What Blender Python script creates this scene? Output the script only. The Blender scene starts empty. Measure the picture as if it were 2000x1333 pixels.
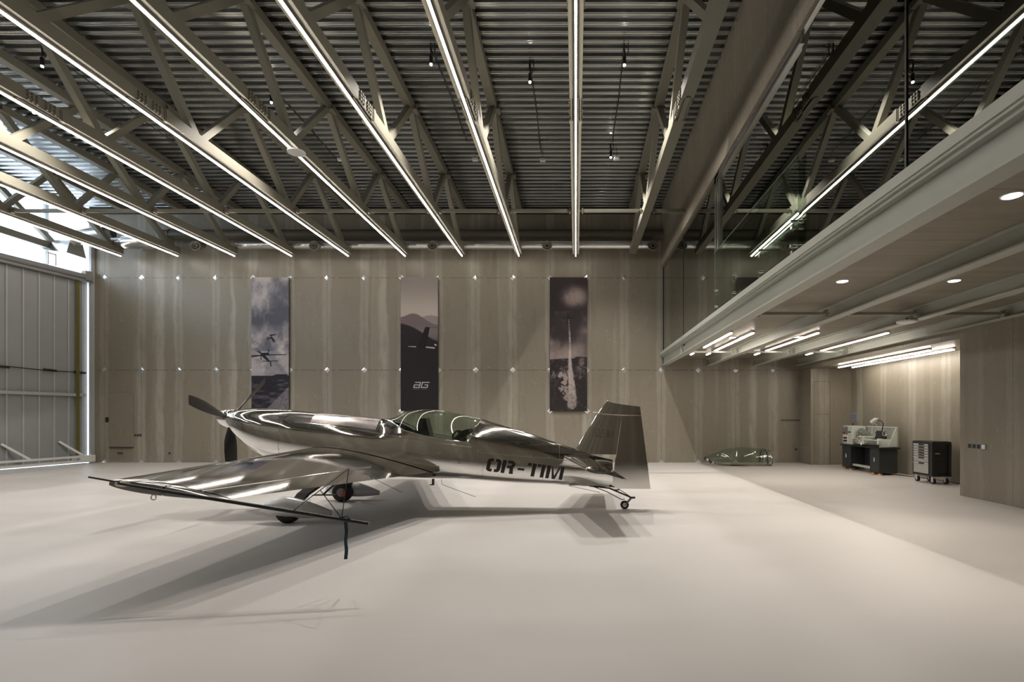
import bpy, math, random
import numpy as np
from mathutils import Vector, Matrix
random.seed(7)
C = bpy.context.scene.collection
PI = math.pi
R = math.radians

# ------------------------------------------------------------------ mesh helpers
class MB:
    def __init__(s): s.v = []; s.f = []; s.m = []
    def add(s, vs, fs, mi=0):
        o = len(s.v); s.v += [tuple(p) for p in vs]; s.f += [tuple(i + o for i in f) for f in fs]; s.m += [mi] * len(fs)
        return s
    def box(s, x0, x1, y0, y1, z0, z1, mi=0):
        vs = [(x, y, z) for x in (x0, x1) for y in (y0, y1) for z in (z0, z1)]
        return s.add(vs, [(0,1,3,2),(4,6,7,5),(0,4,5,1),(2,3,7,6),(0,2,6,4),(1,5,7,3)], mi)
    def bar(s, a, b, w, h, mi=0, up=(0,0,1)):
        a = Vector(a); b = Vector(b); d = (b - a).normalized(); u = Vector(up)
        if abs(d.dot(u)) > .98: u = Vector((0,1,0))
        r = d.cross(u).normalized(); u = r.cross(d).normalized()
        vs = []
        for p in (a, b):
            for sx, sz in ((-1,-1),(1,-1),(1,1),(-1,1)): vs.append(p + r*sx*w/2 + u*sz*h/2)
        return s.add(vs, [(3,2,1,0),(4,5,6,7),(0,1,5,4),(1,2,6,5),(2,3,7,6),(3,0,4,7)], mi)
    def tube(s, pts, rad, n=12, mi=0, cap=True):
        pts = [Vector(p) for p in pts]; k = len(pts)
        rs = rad if isinstance(rad, (list, tuple)) else [rad] * k
        vs = []; ref = None
        for i, p in enumerate(pts):
            d = (pts[min(i+1, k-1)] - pts[max(i-1, 0)])
            d = d.normalized() if d.length > 1e-9 else Vector((0,0,1))
            if ref is None: ref = Vector((0,0,1)) if abs(d.z) < .9 else Vector((1,0,0))
            r = (ref - d * ref.dot(d)).normalized(); ref = r; q = d.cross(r)
            for j in range(n):
                t = 2*PI*j/n; vs.append(p + (r*math.cos(t) + q*math.sin(t)) * rs[i])
        fs = [(i*n+j, i*n+(j+1)%n, (i+1)*n+(j+1)%n, (i+1)*n+j) for i in range(k-1) for j in range(n)]
        if cap: fs += [tuple(range(n-1, -1, -1)), tuple(range((k-1)*n, k*n))]
        return s.add(vs, fs, mi)
    def cyl(s, a, b, r, n=20, mi=0, r2=None): return s.tube([a, b], [r, r if r2 is None else r2], n, mi)
    def grid(s, rows, mi=0, close=False, flip=False):
        n = len(rows[0]); vs = [p for r in rows for p in r]; fs = []
        for i in range(len(rows)-1):
            for j in range(n if close else n-1):
                a, b = i*n+j, i*n+(j+1)%n; f = (a, b, b+n, a+n)
                fs.append(f[::-1] if flip else f)
        return s.add(vs, fs, mi)
    def prism(s, poly, axis, a, b, mi=0):
        k = len(poly)
        def P(p, t): return {'x': (t, p[0], p[1]), 'y': (p[0], t, p[1]), 'z': (p[0], p[1], t)}[axis]
        vs = [P(p, a) for p in poly] + [P(p, b) for p in poly]
        fs = [tuple(range(k-1, -1, -1)), tuple(range(k, 2*k))] + [(i, (i+1)%k, (i+1)%k+k, i+k) for i in range(k)]
        return s.add(vs, fs, mi)
    def sphere(s, c, rx, ry, rz, n=16, m=10, mi=0):
        rows = [[(c[0]+rx*math.sin(PI*i/m)*math.cos(2*PI*j/n), c[1]+ry*math.sin(PI*i/m)*math.sin(2*PI*j/n), c[2]+rz*math.cos(PI*i/m)) for j in range(n)] for i in range(m+1)]
        return s.grid(rows, mi, True, True)
    def torus(s, c, R_, r, ax='y', n=20, m=8, mi=0):
        rows = []
        for i in range(n+1):
            t = 2*PI*i/n; row = []
            for j in range(m):
                q = 2*PI*j/m; a = (R_+r*math.cos(q)); x, y, z = a*math.cos(t), a*math.sin(t), r*math.sin(q)
                row.append({'z': (c[0]+x, c[1]+y, c[2]+z), 'y': (c[0]+x, c[1]+z, c[2]+y), 'x': (c[0]+z, c[1]+x, c[2]+y)}[ax])
            rows.append(row)
        return s.grid(rows, mi, True)
    def build(s, name, mats, parent=None, smooth=False, bevel=0, fix=True, angle=40):
        me = bpy.data.meshes.new(name); me.from_pydata(s.v, [], s.f)
        for m in (mats if isinstance(mats, (list, tuple)) else [mats]): me.materials.append(m)
        me.polygons.foreach_set('material_index', s.m)
        import bmesh
        bm = bmesh.new(); bm.from_mesh(me)
        bmesh.ops.remove_doubles(bm, verts=bm.verts, dist=1e-5)
        if fix: bmesh.ops.recalc_face_normals(bm, faces=bm.faces)
        bm.to_mesh(me); bm.free()
        if smooth:
            me.polygons.foreach_set('use_smooth', [True]*len(me.polygons))
            if angle < 180: me.set_sharp_from_angle(angle=R(angle))
        me.update()
        o = bpy.data.objects.new(name, me); C.objects.link(o)
        if parent: o.parent = parent
        if bevel:
            b = o.modifiers.new('bevel', 'BEVEL'); b.width = bevel; b.segments = 2; b.limit_method = 'ANGLE'
        return o

def tag(o, label=None, cat=None, group=None, kind=None):
    if label: o['label'] = label
    if cat: o['category'] = cat
    if group: o['group'] = group
    if kind: o['kind'] = kind
    return o
def thing(name, label, cat, loc=(0,0,0), rz=0, group=None):
    o = bpy.data.objects.new(name, None); C.objects.link(o); o.location = loc; o.rotation_euler = (0,0,rz); o.empty_display_size = .1
    return tag(o, label, cat, group)
def struct(o, label=None): return tag(o, label, None, None, 'structure')
def copy_tree(o, parent=None):
    c = o.copy(); C.objects.link(c); c.parent = parent
    for ch in list(o.children): copy_tree(ch, c)
    return c

# ------------------------------------------------------------------ materials
class NT:
    def __init__(s, name):
        s.m = bpy.data.materials.new(name); s.m.use_nodes = True; s.t = s.m.node_tree; s.t.nodes.clear()
        s.out = s.n('ShaderNodeOutputMaterial')
    def n(s, k, **kw):
        x = s.t.nodes.new(k)
        for a, b in kw.items(): setattr(x, a, b)
        return x
    def put(s, sock, v):
        if v is None: return
        if hasattr(v, 'links') or isinstance(v, bpy.types.NodeSocket): s.t.links.new(v, sock)
        else: sock.default_value = v
    def math(s, op, a, b=None, c=None, clamp=False):
        x = s.n('ShaderNodeMath', operation=op, use_clamp=clamp); s.put(x.inputs[0], a); s.put(x.inputs[1], b)
        if c is not None: s.put(x.inputs[2], c)
        return x.outputs[0]
    def pos(s):
        g = s.n('ShaderNodeNewGeometry'); x = s.n('ShaderNodeSeparateXYZ'); s.t.links.new(g.outputs['Position'], x.inputs[0]); return g.outputs['Position'], x.outputs
    def comb(s, x, y, z):
        c = s.n('ShaderNodeCombineXYZ'); s.put(c.inputs[0], x); s.put(c.inputs[1], y); s.put(c.inputs[2], z); return c.outputs[0]
    def noise(s, vec, scale, detail=3, rough=.5, dim='3D'):
        x = s.n('ShaderNodeTexNoise', noise_dimensions=dim); s.put(x.inputs['Vector'], vec); x.inputs['Scale'].default_value = scale
        x.inputs['Detail'].default_value = detail; x.inputs['Roughness'].default_value = rough; return x.outputs[0]
    def ss(s, v, a, b, lo=0, hi=1):
        x = s.n('ShaderNodeMapRange', interpolation_type='SMOOTHSTEP'); s.put(x.inputs[0], v)
        for i, q in enumerate((a, b, lo, hi)): x.inputs[i+1].default_value = q
        return x.outputs[0]
    def mix(s, f, a, b):
        x = s.n('ShaderNodeMix', data_type='RGBA'); s.put(x.inputs[0], f); s.put(x.inputs[6], a if not isinstance(a, tuple) else (*a[:3], 1)); s.put(x.inputs[7], b if not isinstance(b, tuple) else (*b[:3], 1)); return x.outputs[2]
    def bsdf(s, col, rough=.5, metal=0, bump=None, bstr=.1, bdist=.01, **kw):
        p = s.n('ShaderNodeBsdfPrincipled'); s.put(p.inputs['Base Color'], (*col[:3], 1) if isinstance(col, tuple) else col)
        s.put(p.inputs['Roughness'], rough); s.put(p.inputs['Metallic'], metal)
        for k, v in kw.items(): s.put(p.inputs[k.replace('_', ' ')], v)
        if bump is not None:
            b = s.n('ShaderNodeBump'); b.inputs['Strength'].default_value = bstr; b.inputs['Distance'].default_value = bdist
            s.put(b.inputs['Height'], bump); s.t.links.new(b.outputs[0], p.inputs['Normal'])
        s.t.links.new(p.outputs[0], s.out.inputs[0]); return p

def srgb(r, g, b):
    f = lambda c: (c/255/12.92) if c/255 <= .04045 else ((c/255+.055)/1.055)**2.4
    return (f(r), f(g), f(b))

def plain(name, col, rough=.5, metal=0, var=.08, scale=3, **kw):
    t = NT(name); p, _ = t.pos(); nz = t.noise(p, scale, 4)
    c = t.mix(nz, tuple(x*(1-var) for x in col), tuple(min(1, x*(1+var)) for x in col))
    t.bsdf(c, rough, metal, **kw); return t.m

def board(name, axis, x0, tone=1.0, seams=True, rows=True, streak=1.0):
    """cement-bonded board: grey brown, pale wavy vertical streaks, joints every 1.2 m, specks"""
    t = NT(name); p, xyz = t.pos(); a = xyz[axis]; z = xyz[2]
    warp = t.math('MULTIPLY', t.math('SUBTRACT', t.noise(t.comb(t.math('MULTIPLY', a, .8), 3.1, t.math('MULTIPLY', z, .55)), 1.6, 3), .5), .22)
    aw = t.math('ADD', a, warp)
    s = t.math('DIVIDE', t.math('SUBTRACT', aw, x0), 1.2)
    fr = t.math('ABSOLUTE', t.math('SUBTRACT', t.math('FRACT', t.math('ADD', s, 50)), .5))
    band = t.ss(fr, .36, .41, 0, 1)
    mid = t.ss(fr, .16, .05, 0, 1)
    st = t.noise(t.comb(t.math('MULTIPLY', aw, 1.7), 7.7, t.math('MULTIPLY', z, .06)), 1.1, 1, .5)
    stm = t.ss(st, .52, .60)
    blotch = t.noise(t.comb(t.math('MULTIPLY', a, 2.5), xyz[1-axis], t.math('MULTIPLY', z, .7)), 2.2, 5, .6)
    light = t.math('ADD', t.math('MULTIPLY', band, .5), t.math('MULTIPLY', t.math('MULTIPLY', mid, stm), .6))
    light = t.math('ADD', light, t.math('MULTIPLY', stm, .30))
    light = t.math('MULTIPLY', light, t.ss(blotch, .28, .62, .35, 1.0), None, True)
    light = t.math('MULTIPLY', light, streak)
    base = t.mix(t.noise(p, 40, 5, .7), tuple(v*tone*.88 for v in srgb(134, 127, 113)), tuple(v*tone*1.1 for v in srgb(134, 127, 113)))
    col = t.mix(light, base, tuple(v*tone for v in srgb(168, 163, 151)))
    col = t.mix(t.math('MULTIPLY', t.ss(blotch, .5, .75), .25), col, tuple(v*tone for v in srgb(108, 98, 83)))
    # pale scratches and splashes
    v1 = t.noise(t.comb(t.math('MULTIPLY', a, 1.0), 1.3, t.math('MULTIPLY', z, .8)), 11, 6, .78)
    spk = t.ss(v1, .60, .68)
    v2 = t.noise(p, 70, 2, .5); spk2 = t.ss(v2, .70, .78)
    sp = t.math('ADD', t.math('MULTIPLY', spk, .55), t.math('MULTIPLY', spk2, .55), None, True)
    col = t.mix(sp, col, tuple(v*tone for v in srgb(178, 172, 158)))
    hs = t.ss(t.noise(t.comb(t.math('MULTIPLY', a, 5), 2.2, t.math('MULTIPLY', z, 90)), 1.0, 2), .72, .76)
    col = t.mix(t.math('MULTIPLY', hs, .4), col, tuple(v*tone for v in srgb(180, 174, 160)))
    if seams:
        s0 = t.math('DIVIDE', t.math('SUBTRACT', a, x0), 1.2)
        d = t.math('SUBTRACT', .5, t.math('ABSOLUTE', t.math('SUBTRACT', t.math('FRACT', t.math('ADD', s0, 50)), .5)))
        line = t.math('LESS_THAN', d, .0038)
        # screws along the joints
        sx = t.math('LESS_THAN', t.math('ABSOLUTE', t.math('SUBTRACT', d, .02)), .0045)
        zz = t.math('ABSOLUTE', t.math('SUBTRACT', t.math('FRACT', t.math('DIVIDE', z, .6)), .5))
        sc = t.math('MULTIPLY', sx, t.math('LESS_THAN', zz, .009))
        col = t.mix(t.math('MULTIPLY', sc, .7), col, tuple(v*tone for v in srgb(215, 210, 200)))
        if rows:
            rr = t.math('ABSOLUTE', t.math('SUBTRACT', t.math('FRACT', t.math('DIVIDE', t.math('ADD', z, 1.4925), 2.985)), .5))
            dash = t.math('GREATER_THAN', t.math('ABSOLUTE', t.math('SUBTRACT', t.math('FRACT', t.math('MULTIPLY', s0, 2)), .5)), .06)
            hl = t.math('MULTIPLY', t.math('LESS_THAN', rr, .0028), dash)
            line = t.math('MAXIMUM', line, hl)
        col = t.mix(t.math('MULTIPLY', line, .65), col, srgb(48, 43, 36))
    t.bsdf(col, t.ss(v1, .3, .7, .34, .50), 0, bump=v1, bstr=.15, bdist=.004, Specular_IOR_Level=.5)
    return t.m

def deck_mat():
    t = NT('galvanized deck'); p, xyz = t.pos()
    n1 = t.noise(t.comb(t.math('MULTIPLY', xyz[0], .35), t.math('MULTIPLY', xyz[1], 1.2), 0), 2.0, 4)
    n2 = t.noise(p, 60, 2)
    t.bsdf(t.mix(n1, (.30,.31,.31), (.55,.56,.56)), t.ss(n1, .3, .7, .12, .24), .92); return t.m

def floor_mat():
    t = NT('resin floor'); p, xyz = t.pos()
    n1 = t.noise(t.comb(t.math('MULTIPLY', xyz[0], .35), t.math('MULTIPLY', xyz[1], 1.1), 0), 1.1, 5, .6)
    n2 = t.noise(p, 6, 4)
    n3 = t.noise(t.comb(t.math('MULTIPLY', xyz[0], .6), t.math('MULTIPLY', xyz[1], 9), 0), 1.0, 5, .7)
    c = t.mix(n1, (.47,.45,.425), (.53,.51,.485))
    c = t.mix(t.math('MULTIPLY', n2, .10), c, (.40,.375,.34))
    c = t.mix(t.math('MULTIPLY', t.ss(n3, .64, .72), .10), c, (.70,.67,.63))
    t.bsdf(c, t.ss(n1, .3, .7, .38, .50), 0, Specular_IOR_Level=.35); return t.m

def chrome_mat(name='polished aluminium', col=(.88,.87,.85), rough=.055, scale=2.2, bstr=.035, scratch=True, axis=0):
    t = NT(name); tc = t.n('ShaderNodeTexCoord'); ob = tc.outputs['Object']
    x = t.n('ShaderNodeSeparateXYZ'); t.t.links.new(ob, x.inputs[0]); o = x.outputs
    n1 = t.noise(t.comb(t.math('MULTIPLY', o[0], 1), t.math('MULTIPLY', o[1], 1), t.math('MULTIPLY', o[2], 1)), scale, 2)
    n2 = t.noise(t.comb(t.math('MULTIPLY', o[0], 4), t.math('MULTIPLY', o[1], 4), t.math('MULTIPLY', o[2], 60)), 4, 5, .7) if scratch else n1
    r = t.math('ADD', rough, t.math('MULTIPLY', t.ss(n2, .5, .75), .05 if scratch else .0))
    t.bsdf(t.mix(t.math('MULTIPLY', n2, .35), col, tuple(c*.86 for c in col)), r, 1.0, bump=n1, bstr=bstr, bdist=.06); return t.m

def emit(name, col, s):
    t = NT(name); e = t.n('ShaderNodeEmission'); e.inputs[0].default_value = (*col, 1); e.inputs[1].default_value = s
    t.t.links.new(e.outputs[0], t.out.inputs[0]); return t.m

def glass_mat(name, tint, refl, rough=.0, fres=1.5, f0=0.0):
    """sheet glass: part mirror (coating + Fresnel), part clear tinted"""
    t = NT(name); tr = t.n('ShaderNodeBsdfTransparent'); tr.inputs[0].default_value = (*tint, 1)
    gl = t.n('ShaderNodeBsdfGlossy'); gl.inputs[0].default_value = (*refl, 1); gl.inputs[1].default_value = rough
    g = t.n('ShaderNodeNewGeometry'); fr = t.n('ShaderNodeFresnel')
    t.put(fr.inputs[0], t.math('ADD', fres, t.math('MULTIPLY', g.outputs['Backfacing'], 1/fres-fres)))
    f = t.math('ADD', fr.outputs[0], f0, None, True)
    mx = t.n('ShaderNodeMixShader'); t.put(mx.inputs[0], f); t.t.links.new(tr.outputs[0], mx.inputs[1]); t.t.links.new(gl.outputs[0], mx.inputs[2])
    t.t.links.new(mx.outputs[0], t.out.inputs[0]); return t.m

X0 = .366
mBoard = board('cement board', 0, X0)
mBoardY = board('cement board side', 1, 14.15)
mBoardP = board('cement board fascia', 1, .4, .92, True, False, .35)
mBoardC = board('cement board soffit', 1, .55, .95, True, False, .2)
mBoardR = board('cement board pier', 1, 8.49, .88, True, False, .45)
mDeck = deck_mat(); mFloor = floor_mat()
mSteel = plain('painted truss steel', srgb(122, 119, 106), .5, var=.05)
mBeam = plain('pale beam paint', srgb(168, 170, 160), .45, var=.04)
mBeamD = plain('grey beam paint', srgb(140, 139, 128), .5, var=.04)
mChrome = chrome_mat()
mChromeW = chrome_mat('brushed wing skin', (.68,.68,.68), .08, 1.5, .002)
mCowl = chrome_mat('satin rose panel', (.50,.46,.45), .22, 1.5, .02, False)
mBlack = plain('black paint', (.012,.012,.013), .35)
mCarbon = plain('carbon blade', (.018,.017,.016), .38)
mRubber = plain('rubber', (.015,.015,.015), .75)
mSilver = plain('silver paint', (.60,.60,.60), .35, .25, var=.03)
mDark = plain('dark interior', (.02,.021,.02), .6)
mGrey = plain('mid grey', (.2,.2,.2), .5)
mWhite = plain('white paint', (.72,.72,.70), .4)
mSteelB = chrome_mat('bright steel', (.7,.7,.69), .2, 3, .02, False)
mDuct = chrome_mat('spiral duct', (.62,.62,.60), .3, 3, .02, False)
mDuctP = plain('painted duct', srgb(88, 84, 74), .5)
mRed = plain('red', (.45,.05,.03), .5)
mOrange = plain('orange pad', (.75,.36,.05), .5)
mYellow = plain('yellow tag', (.55,.38,.04), .5)
mGreen = plain('olive strap', (.12,.11,.02), .7)
mNavy = plain('navy ribbon', (.02,.04,.07), .7)
mLathe = plain('lathe paint', srgb(196, 202, 190), .35)
mLatheD = plain('lathe cabinet', srgb(48, 50, 52), .4)
mCartD = plain('cart body', srgb(40, 41, 44), .4)
mDrawer = plain('drawer grey', srgb(160, 160, 156), .35)
mDoor = plain('door sheet', srgb(150, 152, 152), .55, .1, var=.06)
mDoorR = plain('door rib', srgb(176, 179, 180), .5, .1)
mPlate = chrome_mat('plate steel', (.82,.84,.85), .3, 6, .05, False)
mCanopy = glass_mat('tinted canopy', (.74,.81,.74), (.95,.98,.95), .0, 1.5, .06)
mWall = glass_mat('coated facade glass', (.16,.18,.16), (.80,.82,.79), .0, 1.6, .42)
mBal = glass_mat('balustrade glass', (.82,.88,.83), (.88,.92,.88), .0, 1.5, .10)
mPane = glass_mat('clerestory glass', (.93,.95,.97), (1,1,1), .0, 1.45, .0)
LED = (1.0, .90, .80)
mLed = emit('led diffuser', LED, 29)
mLedM = emit('led diffuser low', LED, 27)
mLedA = emit('led diffuser alcove', LED, 48)
mLens = emit('spot lens', (1.0, .93, .85), 120)
mDown = emit('downlight lens', (1.0, .90, .78), 30)
mAmber = plain('amber lens', (.60,.52,.40), .15, .8)
mScreen = plain('display', (.16,.18,.24), .2)

# ------------------------------------------------------------------ camera, world
F = 1000.0; HX, HY = 1124.5, 813.0
cam = bpy.data.cameras.new('camera'); co = bpy.data.objects.new('camera', cam); C.objects.link(co)
cam.sensor_width = 36; cam.lens = 36*F/2000; cam.shift_x = (1000-HX)/2000; cam.shift_y = (HY-666.5)/2000
co.location = (0,0,1.5); co.rotation_euler = (R(90),0,0); bpy.context.scene.camera = co; cam.clip_start = .05
W = bpy.data.worlds.new('sky'); bpy.context.scene.world = W; W.use_nodes = True
bg = W.node_tree.nodes['Background']; bg.inputs[0].default_value = (.80,.90,1.0,1); bg.inputs[1].default_value = 7.5
sc = bpy.context.scene
sc.view_settings.view_transform = 'Standard'; sc.view_settings.look = 'None'; sc.view_settings.gamma = 1; sc.view_settings.exposure = 0
sc.view_settings.use_curve_mapping = False
sc.cycles.use_denoising = True; sc.cycles.max_bounces = 10; sc.cycles.glossy_bounces = 5; sc.cycles.transparent_max_bounces = 16
sc.cycles.sample_clamp_indirect = 6; sc.cycles.caustics_reflective = False; sc.cycles.caustics_refractive = False

YW = 16.55     # far wall
YB = -1.0      # wall behind the camera
XL = -16.5     # glazed side
def zd(y): return 8.2 + (YW - y)*.0235

# ------------------------------------------------------------------ shell
struct(MB().box(-17.5, 10.5, YB-.1, 18.0, -.2, 0).build('floor', mFloor))
m = MB(); m.box(-15.55, 10.5, YW, YW+.25, 0, 8.55)
wall = struct(m.build('wall_far', mBoard))
m = MB(); m.box(7.25, 10.5, 15.8, YW, 0, 3.34); struct(m.build('wall_alcove_end', board('cement board alcove', 0, 7.25+.42)))
m = MB(); m.box(8.5, 8.7, 9.66, 15.8, 0, 3.34); struct(m.build('wall_alcove_side', mBoardY))
m = MB(); m.box(7.25, 8.7, YB, 9.66, 0, 3.30); struct(m.build('wall_right', mBoardR))
m = MB(); m.box(7.251, 8.7, 9.66, 15.8, 2.96, 3.14); struct(m.build('ceiling_alcove', mBoardC))
struct(MB().box(-16.6, 10.5, YB-.2, YB, 0, 8.8).build('wall_back', mBoard))
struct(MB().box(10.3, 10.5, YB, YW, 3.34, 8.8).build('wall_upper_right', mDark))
# corrugated roof deck, flutes along X
m = MB(); pitch = .207; y = YB; prof = []
while y < YW+.1:
    pr = ((0,0),(.028,0),(.034,.006),(.050,.006),(.056,0),(.085,0),(.098,.012),(.112,.075),(.136,.075),(.142,.069),(.160,.069),(.166,.075),(.190,.075),(.204,.012),(.207,0))
    for i in range(len(pr)-1):
        (a0,b0),(a1,b1) = pr[i], pr[i+1]; l = math.hypot(a1-a0, b1-b0)
        for f in (min(.25,.0018/l), min(.4,.006/l), 1-min(.4,.006/l), 1-min(.25,.0018/l)):
            dy, dz = a0+(a1-a0)*f, b0+(b1-b0)*f; prof.append((y+dy, zd(y+dy)+dz))
    y += pitch
m.grid([[(X, p[0], p[1]) for p in prof] for X in (-17.3, 10.5)])
m.box(-17.3, 10.5, YB, YW+.1, 8.75, 8.8)
struct(m.build('ceiling', mDeck, fix=False, smooth=True, angle=180))
m = MB(); m.box(-15.6, 2.8, YW-.12, YW, 8.02, 8.22); struct(m.build('trim_1', plain('dark roof edge', (.02,.02,.018), .6)))

# glazed left side with mullions
m = MB(); m.box(XL, XL+.02, YB, 18.0, 5.95, 8.75); w1 = struct(m.build('window_1', mPane))
m = MB()
yy = 15.9
while yy > YB: m.box(XL+.02, XL+.09, yy-.05, yy+.05, 5.95, 8.5); yy -= 3.0
m.box(XL+.02, XL+.10, YB, 18, 7.45, 7.51); m.box(XL+.02, XL+.10, YB, 18, 5.85, 5.97)
m.build('mullion', mDoorR, w1)
struct(MB().box(XL-.1, XL, YB, 12.2, 0, 5.95).build('wall_left', mDoor))
struct(MB().box(-15.63, -15.55, YW-.12, YW+.2, 0, 8.2).build('trim_2', mDoorR))
# hangar door
d1 = bpy.data.objects.new('door_1', None); C.objects.link(d1); struct(d1)
XD = -16.02
MB().box(XD-.06, XD, 11.8, 16.42, .04, 5.92).build('leaf', mDoor, d1)
m = MB(); yy = 16.25
while yy > 11.9: m.box(XD, XD+.035, yy-.018, yy+.018, .1, 5.85); yy -= .385
m.build('rib', mDoorR, d1)
m = MB(); m.cyl((XD+.1,11.8,5.93),(XD+.1,16.45,5.93),.10); m.box(XD, XD+.2, 11.8, 16.45, 5.76, 5.83); m.build('roller_tube', mGrey, d1, smooth=True)
m = MB(); m.box(XD+.03, XD+.20, 16.22, 16.42, 5.78, 6.12); m.build('track_bracket', mGrey, d1)
m = MB(); m.bar((XD+.12,15.25,6.05),(XD+.12,15.25,6.38),.04,.03); m.bar((XD+.12,15.45,6.05),(XD+.12,15.45,6.38),.04,.03); m.bar((XD+.12,15.23,6.38),(XD+.12,15.47,6.38),.03,.04); m.build('hook', mDoorR, d1)
m = MB(); m.box(XD+.035, XD+.10, 11.8, 16.3, 2.12, 2.21); m.build('cross_rail', mDoorR, d1)
m = MB(); m.tube([(XD+.08, 11.9+ i*.22, 2.88-.02*math.sin(i*.5)) for i in range(21)], .014, 6)
for yy in (14.25, 15.4, 16.2): m.cyl((XD+.08,yy-.22,2.88),(XD+.08,yy+.1,2.87),.035,8)
m.build('cable', mBlack, d1)
MB().box(XD+.10, XD+.115, 16.02, 16.11, .1, 5.8).build('strap', mGreen, d1)
m = MB(); m.box(XD+.03, XD+.42, 11.8, 16.3, .05, .11); m.box(XD+.30, XD+.36, 11.8, 16.2, .20, .26)
for yy in (15.6, 14.2, 12.6): m.bar((XD+.04,yy,.72),(XD+.34,yy+.5,.22),.06,.06)
m.box(XD+.03,XD+.4,15.95,16.35,.05,.26)
m.build('bottom_frame', mWhite, d1)
d1.location = (-15.70, 16.46, 0); d1.rotation_euler = (0,0,R(-8.8))
for ch in d1.children: ch.location = (-XD, -16.42, 0)

# hatch in the far wall
d2 = bpy.data.objects.new('door_2', None); C.objects.link(d2); struct(d2)
m = MB(); m.box(-15.05, -14.28, YW-.035, YW-.001, .50, 2.25); m.build('hatch_leaf', mBoard, d2)
m = MB(); m.box(-15.05, -14.28, YW-.045, YW-.001, .48, .50); m.build('hatch_sill', mDark, d2)
# door in the right pier and seams
d3 = bpy.data.objects.new('door_3', None); C.objects.link(d3); struct(d3)
m = MB(); m.box(7.235, 7.249, 6.6, 8.47, .01, 2.04); m.build('door_leaf', mBoardR, d3)
# grooves framing alcove hatch
m = MB()
for a,b,c,d in ((7.36,7.84,2.56,2.566),(7.36,7.84,1.55,1.556)): m.box(a,b,15.795,15.799,c,d)
for a in (7.36,7.84): m.box(a,a+.005,15.795,15.799,.02,2.57)
struct(m.build('trim_3', mDark))

# ------------------------------------------------------------------ diamond plates on the far wall
mp = MB(); r = .105; d = .014
mp.add([(-r,0,0),(0,0,-r),(r,0,0),(0,0,r),(-.03,-d,0),(0,-d,-.03),(.03,-d,0),(0,-d,.03)], [(0,1,5,4),(1,2,6,5),(2,3,7,6),(3,0,4,7),(4,5,6,7),(0,3,2,1)])
pl0 = mp.build('joint_plate', mPlate); first = True
ordn = ['first','second','third','fourth','fifth','sixth','seventh','eighth','ninth','tenth','eleventh','twelfth','thirteenth','fourteenth','fifteenth','sixteenth','seventeenth','eighteenth','nineteenth','twentieth']
for zz, row, name, kmax in ((5.97,'upper','upper',2.5),(2.985,'middle','middle',6.9),(0.0,'floor','floor',6.9)):
    n = 0
    for k in range(-13, 6):
        X = X0 + 1.2*k
        if X > kmax: continue
        if zz == 0 and -9.3 < X < 1: 
            n += 1; continue
        o = pl0 if first else pl0.copy()
        if not first: C.objects.link(o)
        first = False
        o.location = (X, YW+.002, zz); 
        if row == 'floor': lab = 'half diamond steel plate at the foot of the far wall, %s from the hangar door' % ordn[n]
        else: lab = 'small steel diamond plate on the %s wall joint, %s from the hangar door' % (name, ordn[n])
        tag(o, lab, 'plate', 'diamond plates on the wall joints'); n += 1
# small plates on poster lower corners are the same plates behind the posters
for i, X in enumerate((-5.634, -.834, .366)):
    o = pl0.copy(); C.objects.link(o); o.location = (X, YW+.002, 1.66)
    tag(o, ('steel diamond plate at the lower left corner of the logo banner','steel diamond plate at the lower left corner of the smoke trail banner','steel diamond plate at the lower right corner of the smoke trail banner')[i], 'plate', 'diamond plates on the wall joints')

# ------------------------------------------------------------------ roof trusses
def bolt(m, x, y, z, ax): m.cyl((x,y,z),(x+ax*.03,y,z),.022,8)
def make_truss():
    t = thing('roof_truss', 'x', 'truss', (0,16.2,6.62))
    oy, oz = -16.2, -6.62
    def B(m, name): 
        m.v = [(a, b+oy, c+oz) for a, b, c in m.v]; return m.build(name, mSteel, t)
    m = MB(); m.box(-.10,.10,-.6,8.25,6.62,6.82); m.box(-.10,.10,8.85,16.2,6.62,6.82); m.box(-.075,.075,8.2,8.9,6.66,6.80)
    m.box(-.035,.045,8.2,8.9,6.60,6.67)
    B(m, 'bottom_chord')
    m = MB()
    m.add([(sx*.085, y, zd(y)-.005-dz) for y in (-.6, 16.5) for sx, dz in ((-1,.17),(1,.17),(1,0),(-1,0))], [(3,2,1,0),(4,5,6,7),(0,1,5,4),(1,2,6,5),(2,3,7,6),(3,0,4,7)])
    B(m, 'top_chord')
    m = MB()
    for sx in (-1,1):
        m.box(sx*.075-.012, sx*.075+.012, 8.15, 8.95, 6.63, 6.81)
        for yy in (8.33,8.40,8.47,8.62,8.69,8.76):
            for z_ in (6.66,6.72,6.78): bolt(m, sx*.085, yy, z_, sx)
    m.box(-.11,.11,8.87,8.95,6.61,6.83)
    B(m, 'splice_plate')
    bot = [-.1+.0, 3.4, 6.75, 9.74, 12.84, 15.95]; top = [1.6, 5.1, 8.3, 11.15, 14.05]
    for i in range(5):
        for a, b in ((bot[i], top[i]), (top[i], bot[i+1])):
            sgn = 1 if a == bot[i] else -1
            za, zb = (6.8, zd(b)-.16) if sgn == 1 else (zd(a)-.16, 6.8)
            m = MB(); m.bar((0, a+.07, za), (0, b-.07, zb), .12, .12 if sgn == 1 else .14, up=(0,1,0)); B(m, 'brace')
    for y in top:
        m = MB(); m.box(-.15,.15,y-.12,y+.12, zd(y)-.20, zd(y)-.175); m.box(-.14,.14,y-.02,y+.02,zd(y)-.2,zd(y)-.06); B(m, 'node_plate')
    return t
names = {-9:'bare roof truss nearest the bright side glazing, with no light strip'}
tr0 = make_truss()
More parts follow.
